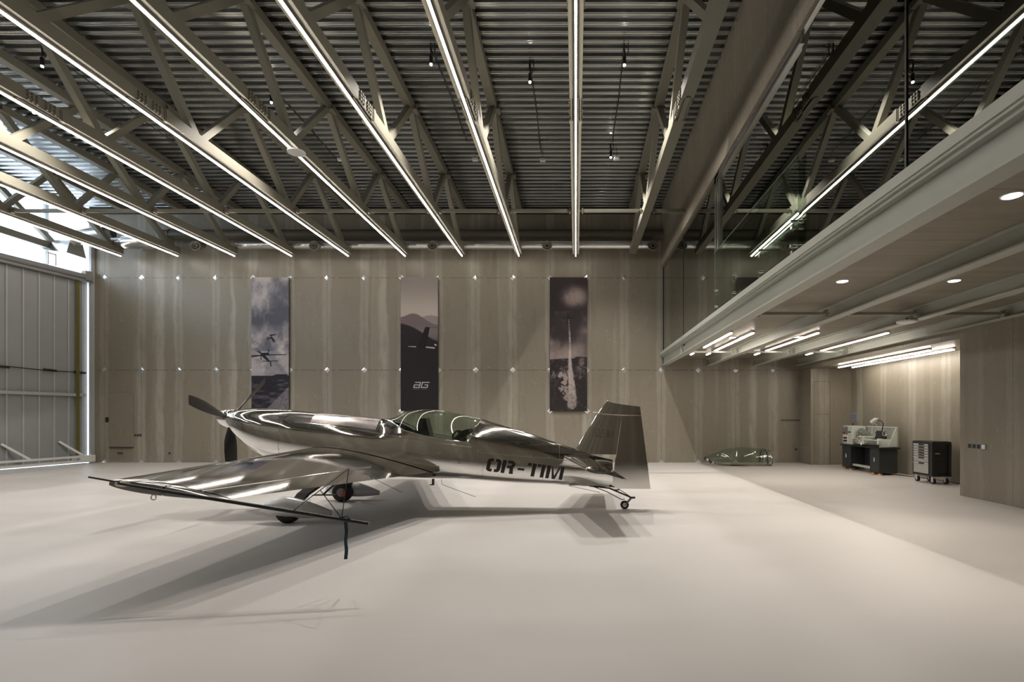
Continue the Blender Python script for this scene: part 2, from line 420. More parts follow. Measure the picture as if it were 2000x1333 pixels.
for k in range(-9, 2):
    t = tr0 if k == -9 else copy_tree(tr0)
    t.location.x = 1.8*k if k > -9 else -16.15
    if k == -9: lab = 'bare grey roof truss beside the glazing, without a light strip'
    elif k == 1: lab = 'bare grey roof truss beside the upper board fascia, without a light strip'
    elif k == 0: lab = 'grey roof truss seen straight end-on, light strip running vertically in view'
    else: lab = 'grey steel roof truss with a light strip, %s from the glazed side' % ordn[k+9]
    tag(t, lab, 'truss', 'roof trusses under the corrugated deck')
# light strips
def make_strip(L, w=.034, mat=None, name='light_strip'):
    t = thing(name, 'x', 'light')
    MB().box(-w*.9, w*.9, -L, 0, .0, .048).build('housing', mSteelB, t)
    MB().box(-w/2, w/2, -L+.01, -.01, -.022, .001).build('diffuser', mat, t)
    return t
s0 = make_strip(15.2, .024, mLed)
for k in range(-8, 1):
    t = s0 if k == -8 else copy_tree(s0)
    t.location = (1.8*k, 16.22, 6.574)
    lab = 'long warm white light strip under a roof truss, %s from the glazed side' % ordn[k+8] if k < 0 else 'long warm white light strip running straight up the view, last before the balcony'
    tag(t, lab, 'light', 'light strips under the trusses')
# tie bars
def tie(name, x0, x1, y, z, label, group, mat, h=.085):
    t = thing(name, label, 'tie bar', (x0, y, z), 0, group)
    L = x1-x0
    MB().box(.10, L-.10, -.025, .025, -h/2, h/2).build('rail', mat, t)
    m = MB()
    for a in (.0, L-.12): m.box(a, a+.12, -.04, .04, -.012, .012); m.box(a+.05, a+.09, -.045, .045, -.06, .06)
    m.build('clamp', mat, t); return t
for k in range(-9, 2):
    tie('tie_bar', 1.8*k+.1+(.1 if k==-9 else 0), (1.8*k+1.7) if k < 1 else 2.77, 12.95, 6.69, 'horizontal tie bar between roof trusses, %s from the glazed side' % ordn[k+9], 'tie bars between the roof trusses', mSteel)
for i, (a, b) in enumerate(((2.95,4.2),(4.4,5.7),(5.9,7.15))):
    tie('tie_bar', a, b, 13.6, 3.20, ('pale tie bar under the balcony, far row nearest the edge beam','pale tie bar under the balcony, middle of the far row','pale tie bar under the balcony, far row nearest the alcove')[i], 'tie bars under the balcony', mBeam, .045)
    tie('tie_bar', a, b+(.0), 8.5, 3.20, ('dark tie bar under the balcony, near row beside the edge beam','dark tie bar under the balcony, middle of the near row','dark tie bar under the balcony, near row beside the right pier')[i], 'tie bars under the balcony', mBeamD, .05)

# pendant spots
def make_spot():
    t = thing('pendant_spot', 'x', 'spotlight')
    MB().cyl((0,0,.02),(0,0,.17),.033,14).build('lamp_body', mBlack, t, smooth=True)
    MB().cyl((0,0,0),(0,0,.021),.020,14).build('lens', mLens, t)
    pts = [(0,0,.17),(0,0,.34)] + [(.045*math.sin(a)+.03, .02*math.cos(a), .33-.14*math.cos(a)) for a in [i*.5 for i in range(0,12)]] + [(0,0,.40),(0,0,.52)]
    MB().tube(pts, .009, 6).build('cord', mBlack, t)
    MB().tube([(0,0,.30),(0,.3,.34),(.02,1.5,.31),(0,2.6,.28),(.01,3.1,.25)], .010, 6).build('cable', mBlack, t)
    return t
spots = [(-2.67,9.45),(-.89,9.95),(.90,9.47),(.88,12.85),(-6.30,10.60),(-9.9,9.50),(-11.6,10.96)]
splab = ['pendant spotlight just left of the second light strip from the balcony','pendant spotlight left of the vertical light strip','pendant spotlight right of the vertical light strip, nearer one','pendant spotlight right of the vertical light strip, farther one by the detector','pendant spotlight in the bay beside the bolted splice plates','pendant spotlight high over the hangar door side, nearer one','pendant spotlight low between trusses at the glazed side']
sp0 = make_spot()
for i, (x, y) in enumerate(spots):
    t = sp0 if i == 0 else copy_tree(sp0)
    t.location = (x, y, 7.98 if i != 3 else 7.98); tag(t, splab[i], 'spotlight', 'pendant spotlights under the deck')
    L = bpy.data.lights.new('spot', 'SPOT'); L.energy = 800; L.color = (1.0,.94,.88); L.shadow_soft_size = .03; L.spot_size = R(112); L.spot_blend = .6
    lo = bpy.data.objects.new('spot_light', L); C.objects.link(lo); lo.location = (x, y, 7.955)

# small detectors hung under the deck
det0 = None
for i, (px, py) in enumerate(((1060,313),(928,312),(665,312),(1195,310))):
    h = 6.5; Y = h*1000/(HY-py); X = (px-HX)*Y/1000 + (.12 if i == 3 else 0)
    t = thing('smoke_detector', ('small white detector box left of the vertical light strip','small white detector box over the banner wall near the central duct','small white detector box over the left banner side','small white detector box right of the vertical light strip')[i], 'detector', (X, Y, 8.0), 0, 'detectors under the deck')
    MB().box(-.07,.07,-.05,.05,-.03,.03).build('housing', mWhite, t, bevel=.01)
    MB().cyl((0,0,.03),(0,0,.25),.006,6).build('stem', mBlack, t)
def ap(x, y, z, lab):
    t = thing('ceiling_access_point', lab, 'access point', (x,y,z))
    MB().tube([(0,0,0),(0,0,.012),(0,0,.035),(0,0,.045)], [.12,.16,.16,.07], 28).build('cover', mWhite, t, smooth=True)
    MB().cyl((0,0,.04),(0,0,.09),.02,8).build('mount', mGrey, t)
ap(-5.32, 9.75, 6.50, 'round white disc hanging under the roof truss strip'); ap(5.66, 8.75, 3.09, 'round white disc under the balcony beams')

# ------------------------------------------------------------------ ducts
t = thing('spiral_duct', 'spiral silver air duct along the top of the far wall with jet nozzles', 'duct', (-10.6,16.1,6.88))
m = MB(); n = 320; L = 13.1
m.tube([(L*i/n, 0, 0) for i in range(n+1)], [.135 + (.006 if i % 4 == 0 else 0) for i in range(n+1)], 20)
m.build('pipe', mDuct, t, smooth=True, angle=180)
for X in (-8.07, -4.42, -.88, 2.38, -11.72):
    x = X+10.6
    f = MB(); f.tube([(x,-.10,-.05),(x,-.22,-.10),(x,-.30,-.12)], [.11,.135,.15], 18); f.cyl((x,0,.0),(x,-.12,-.06),.10,18)
    nz = f.build('nozzle', mDuctP, t, smooth=True)
    f = MB(); f.torus((x,-.31,-.125),.135,.026,'y'); f.torus((x,-.33,-.13),.065,.015,'y'); f.build('nozzle_ring', mSteel, nz, smooth=True)
    MB().cyl((x,-.29,-.12),(x,-.32,-.125),.06,18).build('nozzle_throat', mBlack, nz)
t = thing('painted_duct', 'dull grey round duct above the spiral duct on the far wall', 'duct', (-13.2,16.32,7.28))
MB().cyl((0,0,0),(15.97,0,0),.16,24).build('pipe', mDuctP, t, smooth=True)
m = MB()
for x in (.3, 3.6, 7.2, 10.8, 14.4): m.torus((x,0,0),.165,.012,'x')
m.build('joint_band', mDuctP, t, smooth=True)
t = thing('duct_silencer', 'fat silver duct silencer cylinder near the corner of the glazing', 'duct', (-14.1,15.95,6.92))
MB().tube([(0,0,0),(.08,0,0),(.9,0,0),(1.0,0,0)], [.17,.215,.215,.14], 24).build('drum', mDuct, t, smooth=True)
MB().cyl((1.0,0,0),(1.5,0,0),.135,20).cyl((-.3,0,0),(0,0,0),.14,20).build('pipe', mDuct, t, smooth=True)
MB().box(.55,.65,-.03,.03,-.27,-.2).build('valve', mGrey, t)
t = thing('duct_intake', 'grey duct bend with a flared square intake at the glazing corner', 'duct', (-15.75,15.9,6.9))
m = MB(); m.tube([(1.1,0.1,.35),(.9,.1,.33),(.4,0,.2),(.1,0,0),(.0,-.0,-.05)], .19, 18); m.build('bend', mDuct, t, smooth=True)
m = MB(); m.add([(-.2,-.2,0),(.25,-.2,0),(.25,.2,0),(-.2,.2,0),(-.55,-.32,-.32),(.25,-.32,-.42),(.25,.32,-.42),(-.55,.32,-.32)], [(0,1,2,3),(4,5,1,0),(5,6,2,1),(6,7,3,2),(7,4,0,3),(7,6,5,4)]); m.build('flare', mDuct, t)
MB().tube([(1.0,.1,.34),(1.25,.15,.35)], .16, 18).build('pipe', mDuctP, t, smooth=True)
# ------------------------------------------------------------------ balcony
XF = 2.77
struct(MB().box(2.82, 10.3, YB, YW, 3.50, 3.56).build('floor_upper', mBeamD))
struct(MB().box(2.90, 7.25, YB, YW, 3.34, 3.40).build('ceiling_lower', mBoardC))
m = MB()
m.box(XF-.03, XF+.14, YB, YW, 3.43, 3.56); m.box(XF-.045, XF-.03, YB, YW, 3.455, 3.55)
t = thing('edge_beam', 'long pale green grey steel beam along the balcony edge', 'beam', (0,0,0))
m.build('edge_channel', mBeam, t)
m = MB(); m.box(XF, XF+.16, YB, YW, 3.395, 3.43); m.box(XF+.07, XF+.09, YB, YW, 3.14, 3.42); m.box(XF-.02, XF+.17, YB, YW, 3.115, 3.14)
m.build('girder', mBeam, t)
m = MB(); m.box(XF+.0, XF+.08, 13.55, 13.57, 3.14, 3.40); m.box(XF, XF+.12, YW-.03, YW, 3.12, 3.5); m.build('stiffener', mBeam, t)
m = MB()
for z_ in (3.18,3.24,3.30,3.36): m.cyl((XF+.03,YW-.03,z_),(XF+.03,YW-.06,z_),.015,8)
for y_ in (13.3,13.42,13.62): m.cyl((XF+.065,y_,3.35),(XF+.05,y_,3.35),.018,8)
m.build('bolt', mBlack, t)
bl = ['first','second','third']
for i, X in enumerate((4.31, 5.80, 7.20)):
    t = thing('soffit_beam', 'grey steel beam under the balcony, %s inward from the edge beam' % bl[i], 'beam', (X,0,0), 0, 'beams under the balcony')
    y1 = YW
    m = MB(); m.box(-.085,.085 if i < 2 else .04,YB,y1,3.125,3.145); m.box(-.006,.006,YB,y1,3.14,3.34); m.box(-.085,.085 if i<2 else .04,YB,y1,3.322,3.338)
    m.build('i_beam', mBeam, t)
    m = MB(); m.box(-.05,-.006,13.55,13.565,3.14,3.32)
    for y_ in (13.3,13.4,13.7): m.cyl((-.006,y_,3.27),(-.03,y_,3.27),.018,8)
    m.build('stiffener', mBeam, t)
# strips and downlights under the balcony
spec = [(3.35,11.0,13.4),(3.82,11.0,14.05),(5.22,11.0,14.05),(6.72,11.0,14.05)]
lab = ['light strip under the balcony nearest the edge beam','second light strip under the balcony from the edge beam','light strip under the balcony between the inner beams','light strip under the balcony nearest the alcove']
for i,(X,a,b) in enumerate(spec):
    t = make_strip(b-a, .036, mLedM); t.location = (X, b, 3.295); tag(t, lab[i], 'light', 'light strips under the balcony')
    t = make_strip(.42, .036, mLedM, 'light_strip_end'); t.location = (X, 14.95, 3.295); tag(t, 'short light piece beyond the tie bar, ' + ('first from the edge beam','second from the edge beam','third from the edge beam','nearest the alcove')[i], 'light', 'short light pieces under the balcony')
for i,(X,a,b) in enumerate(((7.62,11.0,14.85),(8.02,10.85,14.85))):
    t = make_strip(b-a, .034, mLedA); t.location = (X, b, 2.918); tag(t, ('alcove ceiling light strip nearer the hall','alcove ceiling light strip nearer the side wall, over the lathe')[i], 'light', 'light strips in the alcove')
    L = None
dl = [(3.63,6.97),(5.13,6.94),(3.63,4.26),(3.66,11.95),(5.15,11.9)]
dlab = ['round recessed downlight over the near row, beside the edge beam','round recessed downlight over the near row, past the first inner beam','big near recessed downlight closest to the viewer','small far recessed downlight between the two strips by the edge beam','small far recessed downlight above the middle light strip']
d0 = None
for i,(X,Y) in enumerate(dl):
    if d0 is None:
        t = d0 = thing('downlight', 'x', 'light')
        MB().tube([(0,0,.0),(0,0,-.008)], [.085,.08], 24).build('rim', mWhite, t)
        MB().cyl((0,0,-.004),(0,0,-.0095),.068,24).build('lens', mDown, t)
    else: t = copy_tree(d0)
    t.location = (X,Y,3.338); tag(t, dlab[i], 'light', 'downlights in the balcony soffit')
    L = bpy.data.lights.new('down', 'SPOT'); L.energy = 170; L.color = (1,.90,.79); L.shadow_soft_size = .05; L.spot_size = R(120); L.spot_blend = .6
    lo = bpy.data.objects.new('downlight_glow', L); C.objects.link(lo); lo.location = (X,Y,3.32)

# fascia board wall above the glass
struct(MB().add([(XF,YB,6.31),(XF,YW,6.31),(XF,YW,zd(YW)+.05),(XF,YB,zd(YB)+.05),(XF+.15,YB,6.31),(XF+.15,YW,6.31),(XF+.15,YW,zd(YW)+.05),(XF+.15,YB,zd(YB)+.05)],
    [(0,1,2,3),(7,6,5,4),(0,4,5,1),(1,5,6,2),(2,6,7,3),(3,7,4,0)]).build('wall_fascia', mBoardP))
# glass facade
XG = 2.83
win = [(10.30, YW-.02, 'window_2'), (7.95, 10.10, 'window_3'), (6.42, 7.95, 'window_4'), (4.40, 6.40, 'window_5'), (YB+.1, 4.36, 'window_6')]
for a, b, nm in win:
    x = XG + (.012 if nm in ('window_3','window_4') else 0)
    w = struct(MB().box(x, x+.012, a, b, 3.57, 6.30).build(nm, mWall))
m = MB(); m.box(XG-.02, XG+.02, YW-.03, YW, 3.56, 6.31)
m.box(XG-.01,XG+.02,13.45,13.46,3.57,6.3)
struct(m.build('trim_4', mDark))
fr = MB(); fr.box(XG-.03, XG+.05, 10.06, 10.34, 3.57, 6.31); fr.box(XG-.03, XG+.05, 6.40, 10.34, 6.16, 6.31); fr.box(XG-.03,XG+.05,YB,6.4,6.27,6.31)
struct(fr.build('trim_5', mSteelB))
struct(MB().box(XG-.034, XG-.030, 10.18, 10.22, 3.57, 6.20).box(XG-.034,XG-.03,6.4,10.22,6.2,6.235).build('trim_6', mDark))
struct(MB().box(XG-.01, XG+.02, 4.37, 4.39, 3.57, 6.30).build('trim_7', mBlack))
struct(MB().box(XG+.03, XG+.06, 7.93, 7.97, 3.57, 6.16).build('trim_8', mSteelB))
# board base strip
struct(MB().box(XG-.03, XG+.03, YB, YW, 3.56, 3.575).build('trim_9', mSteelB))
t = thing('glass_balustrade', 'frameless green tinted glass balustrade in the balcony opening with point clamps', 'balustrade', (XF+.005, 8.3, 3.57))
MB().box(0,.012,-1.9,2.0,.04,1.19).build('glass_panel', mBal, t)
MB().box(-.002,.014,-1.91,2.01,1.19,1.20).build('glass_edge', plain('glass edge', (.10,.16,.12), .1), t)
for yy in (-1.75,-.6,.7,1.85):
    for z_ in (.10,.42):
        MB().cyl((-.03,yy,z_),(.05,yy,z_),.022,12).box(-.02,.05,yy-.03,yy+.03,z_-.1,z_-.06).build('clamp', mSteelB, t, smooth=True)

# ------------------------------------------------------------------ fittings on walls
def plate(name, lab, cat, loc, w, h, n, face='y', dark=False, light_last=False, round_=False):
    t = thing(name, lab, cat, loc, 0 if face == 'y' else R(-90))
    if n == 10: dark = None
    MB().box(-w/2,w/2,-.012,0,-h/2,h/2).build('cover', mSteel if dark is None else mGrey if not dark else mBlack, t, bevel=.004)
    for i in range(n):
        c = -w/2 + (i+.5)*w/n; s = min(w/n, h)*.36
        mm = mDark if not (light_last and i == n-1) else mWhite
        if round_: MB().cyl((c,-.012,0),(c,-.016,0),s,14).build('socket', mm, t)
        else: MB().box(c-s,c+s,-.017,-.012,-s,s).build('switch', mm, t)
    return t
plate('wall_intercom','small black box on the far wall left of the hatch','intercom',(-15.15,YW,1.375),.10,.16,1,dark=True)
plate('power_socket','double socket low on the far wall under the hatch','socket',(-14.72,YW,.30),.18,.10,2,round_=True)
plate('power_socket','single socket low on the far wall between hatch and propeller','socket',(-13.12,YW,.30),.09,.09,1,round_=True)
plate('switch_panel','triple socket strip on the far wall right of the hatch','socket',(-14.14,YW,.88),.24,.09,3,round_=True)
plate('power_socket','single socket low on the far wall right of the spare canopy','socket',(7.13-.02,YW,.42),.10,.10,1,round_=True)
plate('switch_panel','long grey outlet strip at hand height on the far wall right of the spare canopy','socket',(6.93-.0,YW,1.36),.60,.08,10,round_=True)
plate('switch_panel','grey four gang switch plate on the right pier beside the tool cart','switch',(7.25,9.25,.95),.42,.10,4,face='x',light_last=True)

# ------------------------------------------------------------------ wall banners (printed pictures)
def fbm(nx, ny, sx, sy, oct=5, seed=1, rough=.55):
    rs = np.random.RandomState(seed); out = np.zeros((ny, nx)); amp = 1; tot = 0
    for o in range(oct):
        gx, gy = max(2, int(sx*2**o)+2), max(2, int(sy*2**o)+2); g = rs.rand(gy, gx)
        X = np.linspace(0, gx-1.001, nx); Y = np.linspace(0, gy-1.001, ny); xi = X.astype(int); yi = Y.astype(int)
        fx = X-xi; fy = (Y-yi)[:,None]; fx = fx*fx*(3-2*fx); fy = fy*fy*(3-2*fy)
        a = g[yi][:,xi]; b = g[yi][:,np.minimum(xi+1,gx-1)]; c = g[np.minimum(yi+1,gy-1)][:,xi]; d_ = g[np.minimum(yi+1,gy-1)][:,np.minimum(xi+1,gx-1)]
        out += amp*((a*(1-fx)+b*fx)*(1-fy)+(c*(1-fx)+d_*fx)*fy); tot += amp; amp *= rough
    return out/tot
def sm(x, a, b): t = np.clip((x-a)/(b-a), 0, 1); return t*t*(3-2*t)
NX, NY = 118, 424
U, V = np.meshgrid((np.arange(NX)+.5)/NX, (np.arange(NY)+.5)/NY)      # V = 0 at the top
ASP = 4.31/1.2
def seg(img, x0, y0, x1, y1, w, val, w2=None):
    """stroke in picture units (x 0..1, y 0..1)"""
    w2 = w if w2 is None else w2; ax, ay, bx, by = x0, y0*ASP, x1, y1*ASP; px, py = U, V*ASP
    L2 = (bx-ax)**2+(by-ay)**2; t = np.clip(((px-ax)*(bx-ax)+(py-ay)*(by-ay))/L2, 0, 1)
    d = np.hypot(px-ax-t*(bx-ax), py-ay-t*(by-ay)); ww = w+(w2-w)*t
    k = np.clip((ww/2-d)/.008+.5, 0, 1)[...,None]; img[:] = img*(1-k)+np.array(val)*k
def disc(img, x, y, r, val, ring=0):
    d = np.hypot(U-x, (V-y)*ASP); d = np.abs(d-r)-ring if ring else d-r
    k = np.clip(-d/.008+.5, 0, 1)[...,None]; img[:] = img*(1-k)+np.array(val)*k
def ramp(g, lo, hi): return np.array(lo)/255*(1-g[...,None])+np.array(hi)/255*g[...,None]
# 1: clouds, stunt bike and inverted aeroplane over a runway
c = fbm(NX,NY,2.2,5,6,3,.62); c2 = fbm(NX,NY,1.5,9,6,11,.62)
g = sm(c, .30, .72)*.75 + sm(V,.25,.55)*.45*sm(c2,.35,.6) + .12 - .28*np.exp(-((V-.30)/.09)**2)
g = np.where(V>.55, np.maximum(g, .45+.35*sm(c2,.3,.6)), g); g = np.clip(g,0,1)
p1 = ramp(g, (88,90,102), (198,190,190))
tr = sm(U-.62-(V-.62)*2.6, -.10, 0)*sm(U-.62-(V-.62)*2.6, .10, 0)*(V>.62); p1 = p1*(1-.5*tr[...,None])+np.array((120,114,118))/255*.5*tr[...,None]
hz = .735-.012*sm(U,.55,.7)*(1-sm(U,.93,1.0)); ground = V > hz
n3 = fbm(NX,NY,4,60,5,5,.6); n4 = fbm(NX,NY,30,80,3,8)
gr = ramp(np.clip(sm(n3,.42,.75)*.6,0,1), (38,36,44), (110,106,112)); gr = np.where((V<.765)[...,None], np.array((40,38,48))/255, gr)
edge = (V-.83)*ASP*1.05 - (1-U)*1.05 + .05
gr = np.where((edge>0)[...,None], ramp(np.clip(.25+.55*(n4-.3)+.2*n3,0,1), (70,66,74), (150,142,145)), gr)
p1 = np.where(ground[...,None], gr, p1)
K = (.13,.13,.16)
for a in ((.41,.445,.47,.45),): disc(p1, .44,.458,.034,K,.008); disc(p1,.60,.476,.034,K,.008)
seg(p1,.44,.458,.52,.452,.02,K); seg(p1,.52,.452,.60,.476,.03,K); seg(p1,.52,.452,.58,.462,.045,K); seg(p1,.50,.432,.62,.430,.03,K); seg(p1,.60,.430,.66,.424,.02,K); seg(p1,.52,.433,.54,.45,.02,K); seg(p1,.48,.446,.50,.435,.012,K)
seg(p1,0,.590,.30,.582,.05,K,.03); seg(p1,.30,.580,.93,.578,.035,K,.018); seg(p1,.26,.572,.45,.570,.05,K); seg(p1,.30,.58,.46,.625,.09,K,.05); seg(p1,.30,.627,.70,.624,.018,K); seg(p1,.51,.63,.52,.662,.03,K)
seg(p1,.16,.552,.24,.566,.03,K); seg(p1,.22,.545,.25,.565,.02,K); seg(p1,.46,.543,.44,.566,.018,K); seg(p1,.47,.545,.46,.552,.03,K); seg(p1,.25,.59,.26,.612,.02,K)
# 2: hazy ridges, dark tail fin, logo
p2 = ramp(sm(V,0,.30), (140,132,128), (190,180,172))
def ridge(f, col, soft=.004):
    global p2
    k = sm(V-f, -soft, soft)[...,None]; p2 = p2*(1-k)+np.array(col)/255*k
r1 = .300 - .018*np.exp(-((U-.78)/.22)**2) + .01*(1-U); ridge(r1, (150,140,138))
r2 = .300 - .030*np.exp(-((U-.33)/.22)**2) + .055*sm(U,.45,1.0); ridge(r2, (118,108,110))
p2 = p2 + (np.array((150,140,140))/255-p2)*(.35*sm(V,.34,.43)*(V<.47))[...,None]
r3 = .345 + .125*U**1.0 - .012*np.sin(U*5); ridge(r3, (42,38,42), .008)
p2 = p2*(1-sm(V,.40,.55)[...,None]*.6)+np.array((34,31,34))/255*.6*sm(V,.40,.55)[...,None]
fin = (V>.372)&(V<.53)&(U>.66-(V-.372)*1.45)&(U<.785-(V-.372)*.72); p2[fin] = np.array((30,27,30))/255
seg(p2,.66,.372,.98,.374,.008,(.25,.23,.24)); seg(p2,.20,.516,.40,.519,.012,(.75,.72,.7),.028)
seg(p2,.69,.522,.90,.528,.035,(.75,.72,.7),.04); seg(p2,.92,.502,.95,.508,.035,(.85,.83,.8))
Wt = (.80,.79,.80)
def L(x0,y0,x1,y1,w=.022):
    f = lambda x, y: (.33+x*.40+(1-y)*.035, .785+y*.038)
    a = f(x0,y0); b = f(x1,y1); seg(p2,a[0],a[1],b[0],b[1],w,Wt)
L(.08,0,.42,0); L(.42,0,.42,1); L(.05,1,.42,1); L(.05,.5,.42,.5); L(.05,.5,.05,1)
L(.55,0,1,0); L(.55,0,.55,1); L(.55,1,.95,1); L(.95,.5,.95,1); L(.75,.5,.95,.5)
for i in range(15):
    if i not in (7, 9): seg(p2,.335+i*.025,.835,.35+i*.025,.835,.010,(.55,.54,.55))
# 3: smoke trail over a canyon
c = fbm(NX,NY,2,6,6,21,.55); 
g = .12+.25*sm(c,.35,.75)*sm(V,.2,.5)+.40*sm(V,.42,.60)*(V<.62)
cl = np.exp(-(((U-.66)/.36)**2+((V-.145)*ASP/.27)**2)**1.8)*sm(c,.05,.5); g = g*(1-cl)+.88*cl
cl2 = np.exp(-(((U-.95)/.15)**2+((V-.40)*ASP/.09)**2)); g = g+.25*cl2
g = g+.12*sm(fbm(NX,NY,3,9,5,77,.6),.5,.7)*(V>.25)*(V<.5); cl3 = np.exp(-(((U-.08)/.16)**2+((V-.48)*ASP/.12)**2)); g = g+.3*cl3*sm(c,.2,.6)
p3 = ramp(np.clip(g,0,1), (34,29,32), (180,164,158))
hz = .605+.02*np.abs(U-.45)-.02*sm(U,.6,.75); n5 = fbm(NX,NY,5,18,6,31,.65); n6 = fbm(NX,NY,14,44,4,37,.6)
gg = .10+.55*sm(n5,.45,.72)*(1-sm(V,.72,.85))+.15*sm(n6,.60,.75)
p3 = np.where((V>hz)[...,None], ramp(np.clip(gg,0,1), (32,28,30), (165,152,148)), p3)
def trail(x, y, w, a, n=None):
    d = np.hypot(U-x, (V-y)*ASP)
    return a*sm(w-d, -.02, .03)
n7 = fbm(NX,NY,16,60,4,41,.7); tm = np.zeros_like(U)
for i in range(160):
    t_ = i/159; y = .315+t_*.63; x = .50+.03*sm(np.array(t_),.1,.5)+.055*t_+.02*math.sin(t_*9)
    w = .012+.055*t_+(.06*max(0,t_-.45)*2)
    tm = np.maximum(tm, trail(float(x), y, w+.02*(n7-.5), 1.0))
for (x,y,w) in ((.34,.72,.07),(.28,.735,.06),(.42,.75,.08),(.40,.79,.07),(.36,.83,.09),(.45,.85,.1),(.50,.90,.11),(.62,.93,.11),(.58,.955,.10)): tm = np.maximum(tm, trail(x,y,w+.22*(n7-.5),.85))
tex = .72+.35*sm(n7,.30,.62)
k = np.clip(tm*np.clip(tex,0,1)*(1-.25*sm(V,.8,.95)),0,1)[...,None]; p3 = p3*(1-k*.92)+np.array((186,172,166))/255*.92*k
K = (.09,.08,.09); seg(p3,.33,.303,.66,.303,.022,K,.016); seg(p3,.49,.285,.49,.345,.03,K,.014); seg(p3,.43,.344,.56,.344,.018,K)
def banner(name, x0, img, label, z0=1.655, z1=5.965):
    t = thing(name, label, 'banner', (x0, YW-.062, z0))
    w, h = 1.2, z1-z0
    vs = [(w*(i/NX), 0, h*(1-j/NY)) for j in range(NY+1) for i in range(NX+1)]
    fs = [(j*(NX+1)+i, (j+1)*(NX+1)+i, (j+1)*(NX+1)+i+1, j*(NX+1)+i+1) for j in range(NY) for i in range(NX)]
    me = bpy.data.meshes.new('print'); me.from_pydata(vs, [], fs)
    ca = me.color_attributes.new('ink', 'FLOAT_COLOR', 'CORNER')
    lin = np.clip(img,0,1)**2.2; a = np.ones((NY*NX,4,4)); a[:,:,:3] = lin.reshape(-1,1,3); ca.data.foreach_set('color', a.ravel().astype(np.float32))
    me.materials.append(mPrint); o = bpy.data.objects.new('print', me); C.objects.link(o); o.parent = t; o.location = (0,-.012,0)
    MB().box(0,w,-.010,.028,0,h).build('panel', mDark, t)
tn = NT('printed sheet'); at_ = tn.n('ShaderNodeAttribute', attribute_name='ink'); tn.bsdf(at_.outputs['Color'], .55, 0, Specular_IOR_Level=.3); mPrint = tn.m
banner('picture_banner', -10.434, p1, 'tall wall banner with clouds, a stunt motorbike and an upside down aeroplane')
banner('picture_banner', -5.634, p2, 'tall wall banner with a dark tail fin before hills and a white logo below')
banner('picture_banner', -.834, p3, 'tall wall banner with a dark sky and an aeroplane drawing a smoke trail')

# ------------------------------------------------------------------ lathe
t = thing('metal_lathe', 'grey green metalworking lathe on a dark two-cabinet stand in the alcove', 'lathe', (7.66, 12.92, 0))
LX, LY = .46, 1.80
def cab(y0, y1):
    c = MB().box(0, LX, y0, y1, .05, .67).build('cabinet', mLatheD, t, bevel=.006)
    MB().box(-.006, 0, y0+.02, y1-.02, .12, .65).build('door', mLatheD, c)
    MB().box(-.012,-.006,(y0+y1)/2-.015,(y0+y1)/2+.015,.33,.43).build('handle', mWhite, c)
    MB().box(-.008,0,y0+.03,y0+.10,.06,.11).build('foot_slot', mBlack, c)
    for x in (.06, LX-.06):
        for y in (y0+.07, y1-.07): MB().cyl((x,y,0),(x,y,.03),.055,16).cyl((x,y,.03),(x,y,.055),.03,12).build('levelling_foot', mOrange, c)
cab(0,.42); cab(1.35,1.80)
MB().box(LX-.06, LX-.03, .42, 1.35, .13, .66).build('back_panel', mLatheD, t)
MB().box(.06,.16,.42,1.35,.12,.17).build('foot_bar', mLathe, t)
MB().box(-.04, LX+.04, -.06, 1.86, .67, .70).build('chip_tray', mBlack, t, bevel=.004)
m = MB(); m.box(.08,.34,.10,1.30,.82,.88); m.box(.12,.30,.10,1.30,.74,.82); m.box(.10,.32,.02,.30,.70,.90); m.build('bed', mLathe, t, bevel=.008)
m = MB(); m.box(.09,.14,.05,1.35,.88,.905); m.box(.27,.33,.05,1.35,.88,.905); m.build('bedway', mSteelB, t)
hs = MB().box(.02,.40,1.30,1.80,.70,1.22).build('headstock', mLathe, t, bevel=.015)
MB().box(.012,.02,1.52,1.78,.98,1.20).build('control_panel', mGrey, hs)
MB().box(.012,.02,1.52,1.78,.74,.95).build('gear_panel', mWhite, hs)
for (y,z,r_,mm) in ((1.70,1.14,.03,mSteelB),(1.62,1.13,.03,mSteelB),(1.58,1.02,.02,mRed),(1.70,1.02,.018,mBlack),(1.66,.88,.025,mBlack),(1.58,.88,.025,mBlack),(1.66,.80,.025,mBlack),(1.58,.80,.025,mBlack),(1.40,1.05,.02,mBlack)):
    MB().cyl((.015,y,z),(-.03,y,z),r_,14).build('knob', mm, hs, smooth=True)
MB().cyl((.2,1.60,1.22),(.2,1.60,1.27),.015,8).sphere((.2,1.60,1.28),.022,.022,.022,10,8).build('lever', mBlack, hs)
MB().tube([(.21,1.30,1.05),(.21,1.24,1.05),(.21,1.24,1.05),(.21,1.16,1.05)],[.09,.10,.115,.11],24).cyl((.21,1.16,1.05),(.21,1.12,1.05),.05,12).build('chuck', mSteelB, t, smooth=True)
m = MB(); m.box(.02,.38,.72,1.02,.905,.96); m.box(.0,.10,.70,1.05,.74,.90); car = m.build('carriage', mLathe, t, bevel=.01)
m = MB(); m.box(.08,.30,.80,.98,.96,1.0); m.box(.12,.26,.84,.94,1.0,1.05); m.cyl((.19,.89,1.05),(.19,.89,1.10),.03,12); m.box(.05,.14,.87,.90,1.02,1.04); m.build('tool_post', mSteelB, car)
f = MB(); f.torus((-.03,.98,.82),.06,.010,'x'); f.bar((-.03,.92,.82),(-.03,1.04,.82),.012,.012); f.cyl((0,.98,.82),(-.05,.98,.82),.02,10); f.build('handwheel', mSteelB, car, smooth=True)
MB().cyl((-.02,.78,.90),(-.09,.78,.90),.03,12).build('dial', mSteelB, car, smooth=True)
